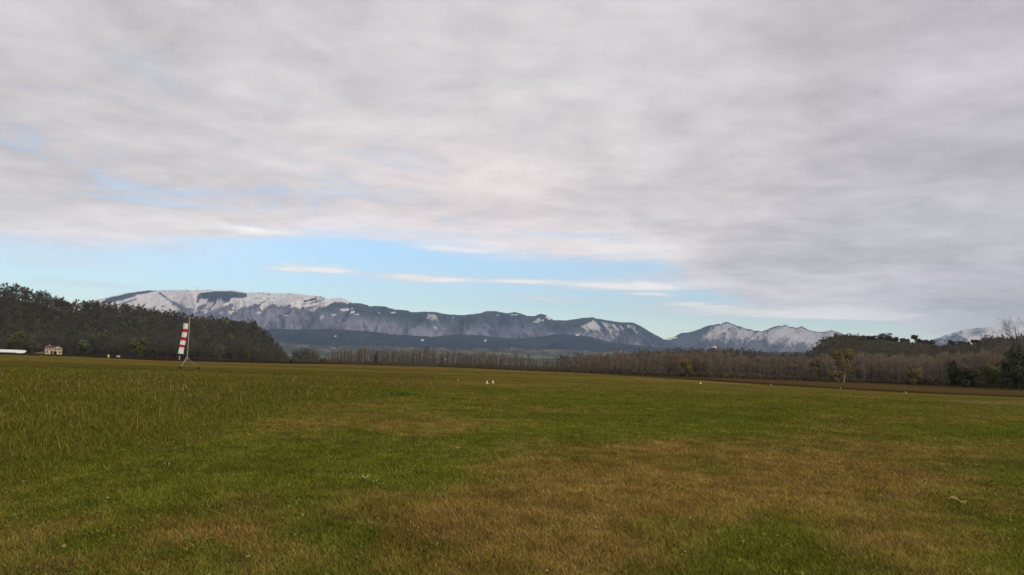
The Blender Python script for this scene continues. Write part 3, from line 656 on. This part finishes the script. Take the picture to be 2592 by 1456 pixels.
# yellow shrub in the gap
full_tree('shrub', 610, row_loc(818, 430), 3.2, 2.2, .05, m_yel, m_bark, 'low yellowish shrub in the gap of the far tree line', nl=24, nt=1500, tl=.35, tw=.2, leaf=True)
full_tree('shrub', 611, row_loc(1222, 378), 2.0, 4.0, .05, m_olive, m_bark, 'low olive shrub at the foot of the poplar row beyond the traffic cones', nl=24, nt=1500, tl=.3, tw=.2, leaf=True)
full_tree('evergreen_tree', 612, row_loc(951, 425), 6.6, .8, .04, m_grn, m_bark, 'single dark narrow evergreen among the bare poplars', nl=30, nt=1500, tl=.4, tw=.25, leaf=True)

# ---- right hill
RH = [(1400, 950), (1600, 905), (1700, 897), (1780, 893), (1850, 895), (1920, 905), (2000, 908), (2040, 905), (2058, 896), (2080, 876), (2093, 866), (2110, 857), (2150, 853), (2175, 858), (2215, 856), (2235, 854), (2260, 860), (2290, 862), (2338, 868), (2385, 871), (2440, 869), (2500, 864), (2592, 862), (2750, 850), (3000, 860)]
RF = [(1400, 330), (1700, 330), (2000, 300), (2200, 290), (2592, 260), (3000, 250)]
def rcol(X, Y, Z):
    px, py = proj(X, Y, Z); n_ = fbm(X*.03, Y*.03, 151, 4)
    C = np.broadcast_to(np.array((.055, .043, .030)), X.shape+(3,))*(.7+.6*n_)[..., None]
    md = sst(px, 2170, 2215)*sst(-px, -2480, -2420)*sst(-py, -892+10*(n_.mean()), -878)
    return blend(C, (.050, .052, .034), md)
HR = poly_hill('right_hill', RH, RF, 640, 3, 240, rcol, m_litter, 57)
hx2, hy2, hz2, hr2 = hill_points(HR, 1430, 2700, 272, 660, 5.6, 4)
px2, py2 = proj(hx2, hy2, hz2)
meadow = (px2 > 2178) & (px2 < 2480) & (py2 < 893)
okk = (hz2 > -.5) & ~meadow
hx2, hy2, hz2, hr2, px2, py2 = [q[okk] for q in (hx2, hy2, hz2, hr2, px2, py2)]
s2 = np.random.default_rng(9).uniform(.45, .8, len(hx2))*np.where(hr2 > 560, .6, 1)
mass('wood_behind', list(range(len(hx2))), hx2, hy2, hz2, s2, 5, m_bare_t, dict(H=9, Rc=3.0, zlo=.2, nl=8, nt=300, tl=.85, tw=.2, sub=0), 'mass of brown leafless wood rising behind the right tree line')

# ---- right wood edge, near enough to show trunk and crown
protos = []
for i in range(7):
    d = tree_data(700+i, 9, 1.9+.35*(i % 3), .16, 30, 2800, .50, .040, .9, False, 3)
    protos.append((mesh_np('trunk', d[0], d[1], m_pale if i == 6 else m_bark), mesh_np('crown', d[2], d[3], m_bare)))
rt = np.array([(1440, 903), (1480, 900), (1560, 896), (1620, 900), (1700, 896), (1780, 892), (1850, 900), (1900, 906), (1960, 903), (2000, 907), (2050, 906), (2080, 903), (2150, 900), (2250, 905), (2350, 903), (2450, 898), (2530, 893), (2592, 885), (2700, 880)], float)
rd = np.array([(1440, 300), (1560, 255), (1680, 225), (1800, 215), (2000, 210), (2199, 215), (2448, 195), (2592, 185), (2700, 180)], float)
x = 1448.0
while x < 2640:
    for k in range(3):
        xx = x+g2.uniform(-8, 8); d = np.interp(xx, rd[:, 0], rd[:, 1])*(1+.02+k*.07+g2.uniform(-.02, .02))
        tp = np.interp(xx, rt[:, 0], rt[:, 1])+g2.normal(2, 5)-(3*k)
        h = row_h(xx, d, tp); pi_ = 6 if rnd.random() < .05 else rnd.randrange(6); loc = row_loc(xx, d)
        e = link('bare_tree', None, None, loc); s1 = h/9; e.scale = (s1*1.0, s1*1.0, s1); e.rotation_euler = (0, 0, rnd.uniform(0, 6.28))
        link('trunk', protos[pi_][0], e); link('crown', protos[pi_][1], e)
        w = zone(xx, (1600, 1738, 1950, 2113, 2312, 2411), ('beside the poplar row', 'left of the small yellow-leaved tree', 'right of the lone bright cone', 'left of the tall yellow tree', 'between the two yellow trees', 'left of the ivy-clad tree', 'right of the ivy-clad tree'))
        tag(e, ('bare tree with pale trunk in the right wood, ' if pi_ == 6 else 'bare brown tree in the right wood, ')+w, 'tree', ('pale trunked' if pi_ == 6 else 'bare')+' trees of the right wood, '+w)
    x += 15.0
def undergrowth():
    g = np.random.default_rng(33); N = 60000
    xx = g.uniform(740, 2680, N); dd = np.where(xx < 1450, np.interp(xx, bdist[:, 0], bdist[:, 1]), np.interp(xx, rd[:, 0], rd[:, 1]))*g.uniform(.985, 1.05, N)
    a, _ = azel(xx, xx*0+900); X = dd*np.sin(a); Y = dd*np.cos(a); k = fbm(X*.12, Y*.12, 161, 3)
    Zb = g.uniform(0, 1, N)**1.5*(.3+1.8*k)*(dd/300)**.3
    B = np.stack([X, Y, Zb], -1); D = g.normal(0, 1, (N, 3)); D[:, 2] = np.abs(D[:, 2])*1.3; D /= np.linalg.norm(D, axis=1, keepdims=True)
    S = np.cross(D, g.normal(0, 1, (N, 3))); S /= np.linalg.norm(S, axis=1, keepdims=True)
    V = np.stack([B-S*.08, B+S*.08, B+D*.7], 1).reshape(-1, 3)
    C = np.where((g.random(N) < .5)[:, None], (.13, .10, .07), (.09, .08, .05))*g.uniform(.7, 1.3, N)[:, None]
    tag(link('undergrowth', mesh_np('undergrowth', V, np.arange(3*N).reshape(-1, 3), m_blade, np.repeat(C, 3, 0))), 'dark brown scrub and brambles along the foot of the tree line', 'undergrowth', kind='stuff')
undergrowth()
RW = 'right wood'
for j, (px, dm, top, Rc, zlo, mt, bk, nm, lb, lf, tl, tw) in enumerate([
        (2135, .96, 881, 2.5, .12, m_yel, m_pale, 'yellow_tree', 'tall tree with yellow-brown leaves and a pale trunk standing before the right wood', True, .26, .12),
        (2113, .95, 930, 1.7, .02, m_yel, m_bark, 'shrub', 'yellowish shrub at the foot of the tall yellow tree', True, .25, .14),
        (2312, .97, 922, 1.6, .08, m_yel, m_bark, 'yellow_tree', 'small round yellow tree in the middle of the right wood edge', True, .25, .12),
        (2411, .96, 905, .7, .03, m_grn, m_bark, 'evergreen_tree', 'narrow ivy-clad dark tree in the right wood edge', True, .3, .2),
        (2440, .97, 928, 2.2, .03, m_grn, m_bark, 'evergreen_tree', 'low dark green tree right of the narrow ivy-clad one', True, .3, .2),
        (2530, .93, 915, 3.4, .02, m_olive, m_bark, 'leafy_tree', 'olive green leafy tree near the right picture edge', True, .3, .18),
        (2575, .90, 880, 3.0, .02, m_grn, m_bark, 'evergreen_tree', 'large dark green tree at the right picture edge', True, .35, .25),
        (2600, .95, 865, 3.2, .02, m_grn, m_bark, 'evergreen_tree', 'ivy-covered dark tree partly outside the right picture edge', True, .35, .25),
        (2580, 1.0, 812, 4.2, .45, m_bare, m_bark, 'bare_tree', 'tallest bare tree rising against the sky at the right picture edge', False, .7, .035),
        (1738, .98, 905, 1.6, .1, m_yel, m_bark, 'yellow_tree', 'small tree with the last yellow leaves behind the lone traffic cone', True, .22, .09),
        (2060, 1.02, 899, 1.2, .1, m_olive, m_bark, 'leafy_tree', 'olive tinted tree left of the tall yellow tree', True, .25, .12)]):
    d = float(np.interp(px, rd[:, 0], rd[:, 1]))*dm
    full_tree(nm, 800+j, row_loc(px, d), row_h(px, d, top), Rc, zlo, mt, bk, lb, nl=34, nt=(4600 if lf else 2600), tl=tl, tw=tw, leaf=lf, sub=3)
# skyline trees of the right hill
for j, (px, top, Rc, lb) in enumerate([
        (2064, 880, 1.8, 'pointed dark tree at the left end of the right hill skyline'),
        (2098, 860, 4.4, 'dark rounded tree on the left shoulder of the right hill'),
        (2122, 851, 4.2, 'dark tree above the left shoulder of the right hill, before the crest gap'),
        (2142, 849, 4.2, 'dark broad tree just left of the crest gap on the right hill'),
        (2162, 850, 3.2, 'dark tree at the very edge of the crest gap on the right hill'),
        (2186, 847, 2.6, 'dark tree standing right of the crest gap on the right hill'),
        (2207, 850, 3.2, 'dark low tree between the crest gap and the domed tree'),
        (2238, 843, 4.6, 'largest domed dark tree on the right hill crest'),
        (2258, 852, 3.2, 'dark tree at the right side of the domed tree'),
        (2290, 857, 3.0, 'low dark hedge tree left of the lone round tree on the crest'),
        (2316, 846, 1.7, 'lone small round tree on a stem upon the right hill crest'),
        (2330, 859, 2.2, 'low dark tree just right of the lone round crest tree'),
        (2352, 861, 2.4, 'dark tree in front of the left foot of the far snowy mountain'),
        (2412, 861, 2.4, 'dark tree before the middle of the far snowy mountain'),
        (2440, 864, 3.2, 'low dark bush before the far snowy mountain'),
        (2472, 859, 2.4, 'rounded dark tree before the right half of the far snowy mountain'),
        (2510, 856, 4.2, 'broad dark tree before the right end of the far snowy mountain'),
        (2545, 856, 4.2, 'broad dark tree near the tallest bare tree on the right skyline')]):
    l, h = hl(px, 635, top, Hf=HR)
    full_tree('dark_tree', 900+j, l, h+.3, Rc*(1.2+.15*(j % 3)), .35 if px == 2316 else -.1, m_hedge if j % 2 else m_grn, m_bark, lb, nt=1600, tl=.7, leaf=True)

# ------------------------------------------------------------------ windsock
m_metal = mat_simple('galvanised_steel', (.30, .30, .26), .55, .15, 4, .4)
m_red = mat_simple('red_fabric', (.50, .022, .035), .9, .15, 3); m_white = mat_simple('white_fabric', (.78, .76, .70), .9, .08, 3)
m_dark = mat_simple('dark_concrete', (.03, .028, .02), .95, .3, 9); m_cone = mat_simple('white_plastic', (.66, .64, .47), .6, .08, 9)
YW = 98.0
base = at(474, 933.4, YW); base.z = 0
ws = link('windsock', None, None, base); tag(ws, 'red and white striped windsock hanging limp from a leaning steel pole on splayed legs', 'windsock')
rel = lambda p: p-base
ptop = rel(at(480.6, 801.5, YW)); pbot = rel(at(473.2, 920, YW)); apex = rel(at(474.2, 903, YW))
q = MB(); q.tube([pbot, apex, ptop], [.055, .052, .04], 10); q.build('pole', m_metal, ws, True)
fl = rel(at(456.5, 932.5, YW-.6)); fl.z = .06; fr_ = rel(at(502, 934, YW-.6)); fr_.z = .06; fb = Vector((.1, 1.6, .06))
for f, rad_ in ((fl, .055), (fr_, .012), (fb, .018)):
    q = MB(); q.tube([f, apex], rad_, 8); q.build('leg', m_metal, ws, True)
    if f is fb: continue
    q = MB(); q.box((f.x, f.y, .08), (.36, .3, .16), .1); q.tube([(f.x-.12, f.y, .18), (f.x+.12, f.y, .18)], .04, 6); q.build('foot_weight', m_dark, ws)
s0 = rel(at(470.8, 818.5, YW)); s1 = rel(at(458, 895.5, YW)); axis = (s1-s0)
q = MB(); rings_ = []; mis = []; cuts = [0, .18, .285, .465, .56, .705, .79, 1.0]; NR = 44
side = Vector((1, 0, 0)); fw = axis.normalized().cross(side).normalized(); side = fw.cross(axis.normalized())
for i in range(NR+1):
    t = i/NR; w = .275+.045*t; c = s0+axis*t+Vector((.03*math.sin(t*5), .04*math.sin(t*4+1), 0)); rg_ = []
    for k in range(28):
        a = 2*math.pi*k/28; wr = 1+.05*math.sin(5*a+t*3)+.03*math.sin(9*a-t*7)
        rg_.append(c+side*math.cos(a)*w*wr*(1+.02*math.sin(t*21))+fw*math.sin(a)*w*.62*wr)
    rings_.append(rg_)
    if i < NR: mis.append(sum(1 for cc in cuts[1:] if (i+.5)/NR > cc) % 2)
q.rings(rings_, cap=False, mis=mis); q.build('sock', [m_white, m_red], ws, True)
q = MB(); ringp = [s0+side*math.cos(2*math.pi*k/20)*.285+fw*math.sin(2*math.pi*k/20)*.18 for k in range(21)]; q.tube(ringp, .014, 6); q.build('mouth_ring', m_metal, ws, True)
att = ptop*.86+apex*.14
q = MB(); q.tube([att, s0+side*.28], .016, 6); q.tube([att, s0-side*.1+fw*.15], .01, 5); q.tube([att+Vector((0, 0, .05)), att-Vector((0, 0, .05))], .07, 8); q.build('bridle', m_metal, ws)

# ------------------------------------------------------------------ marker cones
def cone(px, py, h, label, mat=m_cone, fat=1.0):
    p = gpt(px, py); fat *= .85; h *= .93
    e = link('traffic_cone', None, None, p); e.location.z = float(gheight(np.array([p.x]), np.array([p.y]))[0]); tag(e, label, 'cone', 'white marker cones on the airfield')
    prof = [(.42, .07), (.40, .10), (.32, .22), (.24, .45), (.16, .72), (.09, .95), (.05, 1.0)]
    q = MB(); q.rings([[(math.cos(2*math.pi*k/16)*a*h*fat, math.sin(2*math.pi*k/16)*a*h*fat, b_*h) for k in range(16)] for a, b_ in prof]); q.build('cone_body', mat, e, True)
    q = MB(); q.box((0, 0, .035*h), (h*fat, h*fat, .08*h), .3); q.build('base_plate', mat, e)
    return e
cone(1233.0, 971.5, .29, 'left white cone of the close pair in the middle of the field')
cone(1247.6, 969.5, .30, 'right white cone of the close pair in the middle of the field')
cone(1159.5, 964, .26, 'dull cone half hidden in rough grass left of the cone pair', mat_simple('dull_plastic', (.40, .36, .24), .7, .1, 9), .5)
cone(1773.2, 971.5, .30, 'bright white cone at the runway edge below the middle of the right wood', fat=1.15)
m_dull = mat_simple('weathered_plastic', (.50, .42, .27), .7, .1, 9)
cone(1952, 975, .20, 'small weathered cone at the runway edge, next right of the bright one', m_dull)
cone(2128, 984.5, .17, 'tiny weathered cone at the runway edge below the tall yellow tree', m_dull)
cone(2293, 995, .24, 'grey weathered cone on the brown strip, farthest right of all', mat_simple('grey_plastic', (.45, .42, .36), .7, .1, 9), .8)
cone(1617, 957.5, .20, 'faint small cone in dry grass left of the bright white one', m_dull)
def marker(px, py, Yd, w, h, c, name, label, cat):
    p = at(px, py, Yd); e = link(name, None, None, (p.x, p.y, 0)); tag(e, label, cat); m_ = mat_simple(name+'_paint', c, .6, .1, 6)
    q = MB(); prof = [(.5, 0), (.5, .06), (.46, .08), (.46, .46), (.5, .48), (.5, .54), (.46, .56), (.46, .92), (.5, .94), (.5, 1)] if name == 'marker_drum' else None
    if prof:
        q.rings([[(math.cos(2*math.pi*k/14)*a*w, math.sin(2*math.pi*k/14)*a*w, b_*h) for k in range(14)] for a, b_ in prof]); q.build('drum', m_, e, True)
    else:
        q.box((0, 0, h*.6), (w, .05, h*.8)); q.build('board', m_, e)
        for s_ in (-1, 1):
            q = MB(); q.box((s_*w*.4, .06, h*.4), (.06, .06, h*.8)); q.build('leg', m_metal, e)
marker(275, 898, 300, .75, 1.0, (.62, .58, .22), 'marker_drum', 'pale yellow drum at the far field edge between farmhouse and windsock', 'drum')
marker(300, 898, 305, 1.3, .75, (.5, .5, .46), 'marker_board', 'low pale board at the far field edge right of the yellow drum', 'board')
marker(454.6, 903, 285, .4, 1.35, (.42, .38, .32), 'marker_drum', 'small faded drum at the far field edge below the windsock', 'drum')

# ------------------------------------------------------------------ dry leaf lying on the turf, and a weed
def dry_leaf():
    p = gpt(2424, 1275); e = link('dry_leaf', None, None, p)
    e.location.z = float(gheight(np.array([p.x]), np.array([p.y]))[0])+.03
    q = MB(); n_ = 14; top = []; m_leaf = mat_simple('dry_leaf_skin', (.30, .22, .09), .8, .3, 40)
    rows_ = []
    for i in range(n_+1):
        t = i/n_; w = .045*math.sin(math.pi*min(1, t*.95+.04))**.7*(1+.35*math.sin(t*17)); x_ = (t-.5)*.20
        rows_.append([(x_+.01*math.sin(j*2+t*9), (j/6-.5)*2*w, .03*(abs(j/6-.5)*2)**2+.018*math.sin(t*6)+.01*math.sin(t*15+j)) for j in range(7)])
    b_ = len(q.v)
    for r_ in rows_: q.v.extend(r_)
    for i in range(n_):
        for j in range(6): q.f.append([i*7+j, i*7+j+1, (i+1)*7+j+1, (i+1)*7+j]); q.mi.append(0)
    o = q.build('blade', m_leaf, e, True); md = o.modifiers.new('s', 'SOLIDIFY'); md.thickness = .002
    q = MB(); q.tube([(-.145, .006, .012), (-.12, 0, .016), (-.095, 0, .01)], .003, 5); q.build('stem', m_leaf, e)
    e.rotation_euler = (R(18), R(8), R(-14)); tag(e, 'large curled tan dry leaf lying alone on the turf at lower right', 'leaf')
dry_leaf()
m_weed = mat_simple('weed_leaf', (.20, .24, .06), .7, .2, 20)
def weed(px, py, s, n_, label):
    p = gpt(px, py); e = link('broadleaf_weed', None, None, p); tag(e, label, 'weed', 'pale weeds in the turf')
    for i in range(n_):
        a = 6.28*i/n_+rnd.uniform(-.3, .3); L = s*rnd.uniform(.6, 1.1); q = MB(); q.v = []; rows_ = 6
        for k in range(rows_+1):
            t = k/rows_; w = L*.17*math.sin(math.pi*(t*.9+.08)); r_ = L*t; z_ = .02+L*.55*math.sin(t*2.0)
            for s_ in (-1, 0, 1): q.v.append((math.cos(a)*r_-math.sin(a)*w*s_, math.sin(a)*r_+math.cos(a)*w*s_, z_+abs(s_)*.15*w))
        for k in range(rows_):
            for j in range(2): q.f.append([k*3+j, k*3+j+1, k*3+j+4, k*3+j+3]); q.mi.append(0)
        q.build('leaf', m_weed, e, True)
weed(922, 1222, .12, 6, 'pale weed with upright leaves in the green patch left of centre')
weed(948, 1228, .09, 5, 'smaller pale weed touching the right of the upright-leaved one')
weed(1160, 1142, .10, 5, 'pale weed standing at the back edge of the green patch')
weed(425, 1185, .13, 4, 'pale weed near the border of the rough grass')

# ------------------------------------------------------------------ farmhouse
m_wall = mat_simple('lime_plaster', (.50, .42, .28), .95, .2, 1.2); m_roof = mat_simple('clay_tiles', (.13, .075, .055), .9, .25, 2)
m_open = mat_simple('dark_opening', (.02, .017, .014), .9, .2, 2); m_frame = mat_simple('stone_frame', (.36, .30, .22), .9, .1, 3)
hp_ = at(137, 893, 424); hp_.z = 0
hs_ = link('farmhouse', None, None, hp_); hs_.scale = (.92, .92, .92); hs_.rotation_euler = (0, 0, R(8+29)); tag(hs_, 'small two-storey cream farmhouse with gabled brown roof at the foot of the left hill', 'house')
sc = 425/2050
def hb(x0, x1, y0, y1, z0, z1, name, m_, parent=None): q = MB(); q.box(((x0+x1)/2, (y0+y1)/2, (z0+z1)/2), (x1-x0, y1-y0, z1-z0)); return q.build(name, m_, parent or hs_)
# gabled front block on the right, lower block on the left
q = MB(); pr = [(-.4, 0), (3.9, 0), (3.9, 3.7), (1.75, 4.7), (-.4, 3.7)]
q.rings([[(x_, y_, z_) for x_, z_ in pr] for y_ in (0, 6)]); q.box((-2.3, 3.4, 1.9), (3.8, 5.0, 3.8)); q.build('wall', m_wall, hs_)
q = MB()
for s_ in (-1, 1):
    q.rings([[(1.75, y_, 4.95), (1.75, y_, 4.73), (1.75+s_*2.5, y_, 3.56), (1.75+s_*2.5, y_, 3.76)] for y_ in (-.35, 6.3)])
q.rings([[(x_, .6, 3.72), (x_, 3.4, 4.75), (x_, 6.2, 3.72), (x_, 6.2, 3.9), (x_, 3.4, 4.97), (x_, .6, 3.9)] for x_ in (-4.5, -.42)])
rf_ = q.build('roof', m_roof, hs_); hb(-2.4, -1.9, 3.2, 3.7, 4.5, 5.5, 'chimney', m_wall, rf_)
for (x_, z_, w_, h_, yy) in ((.5, 2.6, .6, .75, 0), (1.75, 2.6, .6, .75, 0), (3.0, 2.6, .6, .75, 0), (2.9, .9, .7, .8, 0), (-3.4, 2.6, .6, .7, .9), (-2.0, 2.6, .6, .7, .9), (-3.4, .9, .7, .8, .9)):
    f_ = hb(x_-w_/2-.1, x_+w_/2+.1, yy-.06, yy-.002, z_-.1, z_+h_+.1, 'window', m_frame); hb(x_-w_/2, x_+w_/2, yy-.09, yy-.062, z_, z_+h_, 'pane', m_open, f_)
q = MB(); q.rings([[(x_, y_, z_) for x_, z_ in ((-.25, 0.02), (1.25, 0.02), (1.25, 1.4), (.9, 1.9), (.1, 1.9), (-.25, 1.4))] for y_ in (-.05, -.003)]); q.build('doorway', m_open, hs_)
hb(-1.6, -.7, .84, .898, .02, 2.0, 'door', m_open)
lw = link('garden_wall', None, None, (hp_.x-5.2, hp_.y+1.2, 0)); tag(lw, 'low ruined pale wall left of the farmhouse', 'wall')
q = MB()
for i in range(9): q.box((-i*.62, 0, .5*(1.5-.09*i)), (.60, .4, 1.5-.09*i+.12*math.sin(i*3)), 0)
q.build('masonry', mat_simple('old_masonry', (.17, .13, .09), .95, .3, 1.5), lw)

# ------------------------------------------------------------------ light aircraft at the left edge
m_air = mat_simple('white_gelcoat', (.80, .80, .74), .3, .03, 1, .5); m_tyre = mat_simple('rubber', (.02, .02, .02), .8, .1, 5); m_glass = mat_simple('dark_canopy', (.03, .035, .04), .1, .1, 1, .6)
YA = 76.0
tip = at(66, 889.6, YA); yaw = R(20); half = 5.0
ao = Vector((tip.x-half*math.cos(yaw), tip.y-half*math.sin(yaw), 0)); zw = tip.z
air = link('light_aircraft', None, None, ao); air.rotation_euler = (0, 0, yaw); tag(air, 'white light aircraft parked at the left edge, only its wing and tailplane tip in view', 'aircraft')
def foil(xs, chord, zc, thick, y0=0.0, inc=R(10)):
    pr = [(0, 0), (.03, .35), (.12, .75), (.3, 1), (.6, .72), (.85, .3), (1, .03), (1, -.03), (.8, -.12), (.5, -.3), (.2, -.4), (.05, -.25)]
    return [(xs, y0+(.3-a)*chord*math.cos(inc), zc+b_*thick*.6+(.3-a)*chord*math.sin(inc)) for a, b_ in pr]
q = MB(); secs = [(-half, .8, .10), (-half+.1, 1.1, .2), (-half+.4, 1.1, .2), (0, 1.35, .26), (half-.4, 1.2, .24), (half-.1, 1.1, .2), (half, .8, .10)]
q.rings([foil(x_, c_, zw-.03, t_) for x_, c_, t_ in secs]); q.build('wing', m_air, air, True)
for s_ in (-1, 1):
    q = MB(); q.rings([foil(s_*x_, .30, zw-.085, .04, -.86, R(10)) for x_ in (2.2, 4.4)]); q.build('aileron', m_air, air, True)
q = MB(); rr3 = []
for t, w_, z_, h_ in ((1.9, .10, 1.0, .12), (1.6, .28, 1.0, .30), (1.0, .45, 1.02, .45), (.2, .50, 1.08, .52), (-.8, .38, 1.12, .40), (-2.0, .2, 1.14, .22), (-4.3, .08, 1.18, .10)):
    rr3.append([(math.cos(2*math.pi*k/14)*w_, t, z_+math.sin(2*math.pi*k/14)*h_) for k in range(14)])
q.rings(rr3); q.build('fuselage', m_air, air, True)
q = MB(); q.rings([[(math.cos(2*math.pi*k/12)*w_, t, 1.28+math.sin(2*math.pi*k/12)*w_*.8) for k in range(12)] for t, w_ in ((1.25, .1), (.9, .34), (.3, .43), (-.3, .36), (-.6, .15))]); q.build('canopy', m_glass, air, True)
tz = float(at(3, 897.6, YA-4).z)
q = MB(); q.rings([foil(x_, c_, tz, t_, -4.0, R(14)) for x_, c_, t_ in ((-1.85, .5, .1), (-1.7, .75, .16), (0, .85, .18), (1.7, .75, .16), (1.85, .5, .1))]); tp_ = q.build('tailplane', m_air, air, True)
q = MB(); q.rings([[(x_, -3.6, 1.2), (x_, -4.1, 2.1), (x_, -4.5, 2.1), (x_, -4.45, 1.2)] for x_ in (-.03, .03)]); q.build('fin', m_air, air)
for x_, y_ in ((-.8, .1), (.8, .1), (0, 1.4)):
    q = MB(); q.tube([(x_-.06, y_, .17), (x_+.06, y_, .17)], .17, 14); w_ = q.build('wheel', m_tyre, air, True)
    q = MB(); q.tube([(x_, y_, .2), (x_*.4, y_, .8)], .03, 6); q.build('gear_leg', m_air, air)

# ------------------------------------------------------------------ far mast and hamlets
m_mast = mat_simple('mast_steel', (.12, .12, .13), .7, .1, 1)
def ridge_pt(px, py, Rr_): a, t = azel(px, py); return Vector((Rr_*math.sin(float(a)), Rr_*math.cos(float(a)), EYE+Rr_*float(t)))
p = ridge_pt(498.5, 738, 12350)
ms = link('radio_mast', None, None, p); tag(ms, 'thin dark radio mast on the summit of the snowy massif', 'mast')
q = MB()
q.tube([(0, 0, -20), (0, 0, 35), (0, 0, 88)], [3.0, 2.4, .9], 6); q.build('tower', m_mast, ms)
q = MB()
for z_ in (30, 45, 58): q.tube([(-5, 0, z_), (5, 0, z_)], 1.5, 6)
q.build('dish', m_mast, ms)
def far_house(px, py, Rr_, w_, label, grp):
    p = ridge_pt(px, py, Rr_); e = link('far_house', None, None, p); tag(e, label, 'house', grp)
    e.rotation_euler = (0, 0, rnd.uniform(-.5, .5))
    q = MB(); q.box((0, 0, -w_*.1), (w_, w_*.7, w_*.8)); q.build('wall', m_wh, e)
    q = MB(); q.rings([[(x_, -w_*.4, w_*.3), (x_, 0, w_*.58), (x_, w_*.4, w_*.3)] for x_ in (-w_*.55, w_*.55)]); q.build('roof', m_roof, e)
m_wh = mat_simple('whitewash', (.62, .60, .55), .9, .05, .1)
HS = ((842, 881.5), (848.5, 882), (976, 877), (1295, 881.5), (1352, 885.3), (1482, 889), (1571, 889.5))
for px, py in HS:
    k_ = sum(1 for q_ in HS if q_[0] <= px)-1; far_house(px, py, 3900, 4.6, ('leftmost', 'second', 'third', 'fourth', 'fifth', 'sixth', 'rightmost')[k_]+' of the tiny white houses below the mountains, counted from the left', 'white houses on the lower slopes')

# ------------------------------------------------------------------ haze
q = MB(); q.box((0, 0, 698.0), (38400, 38400, 1402)); hz_ = q.build('haze', [])
hm = bpy.data.materials.new('air'); hm.use_nodes = True; nt = NT(hm.node_tree); nt.n.clear()
pv = nt.new('ShaderNodeVolumePrincipled'); pv.inputs['Color'].default_value = (.54, .73, 1, 1); pv.inputs['Density'].default_value = 4.3e-5; pv.inputs['Anisotropy'].default_value = .1
oo = nt.new('ShaderNodeOutputMaterial'); nt.l.new(pv.outputs[0], oo.inputs['Volume'])
hz_.data.materials.append(hm); tag(hz_, 'thin blue haze in the air between field and mountains', 'haze', kind='stuff')
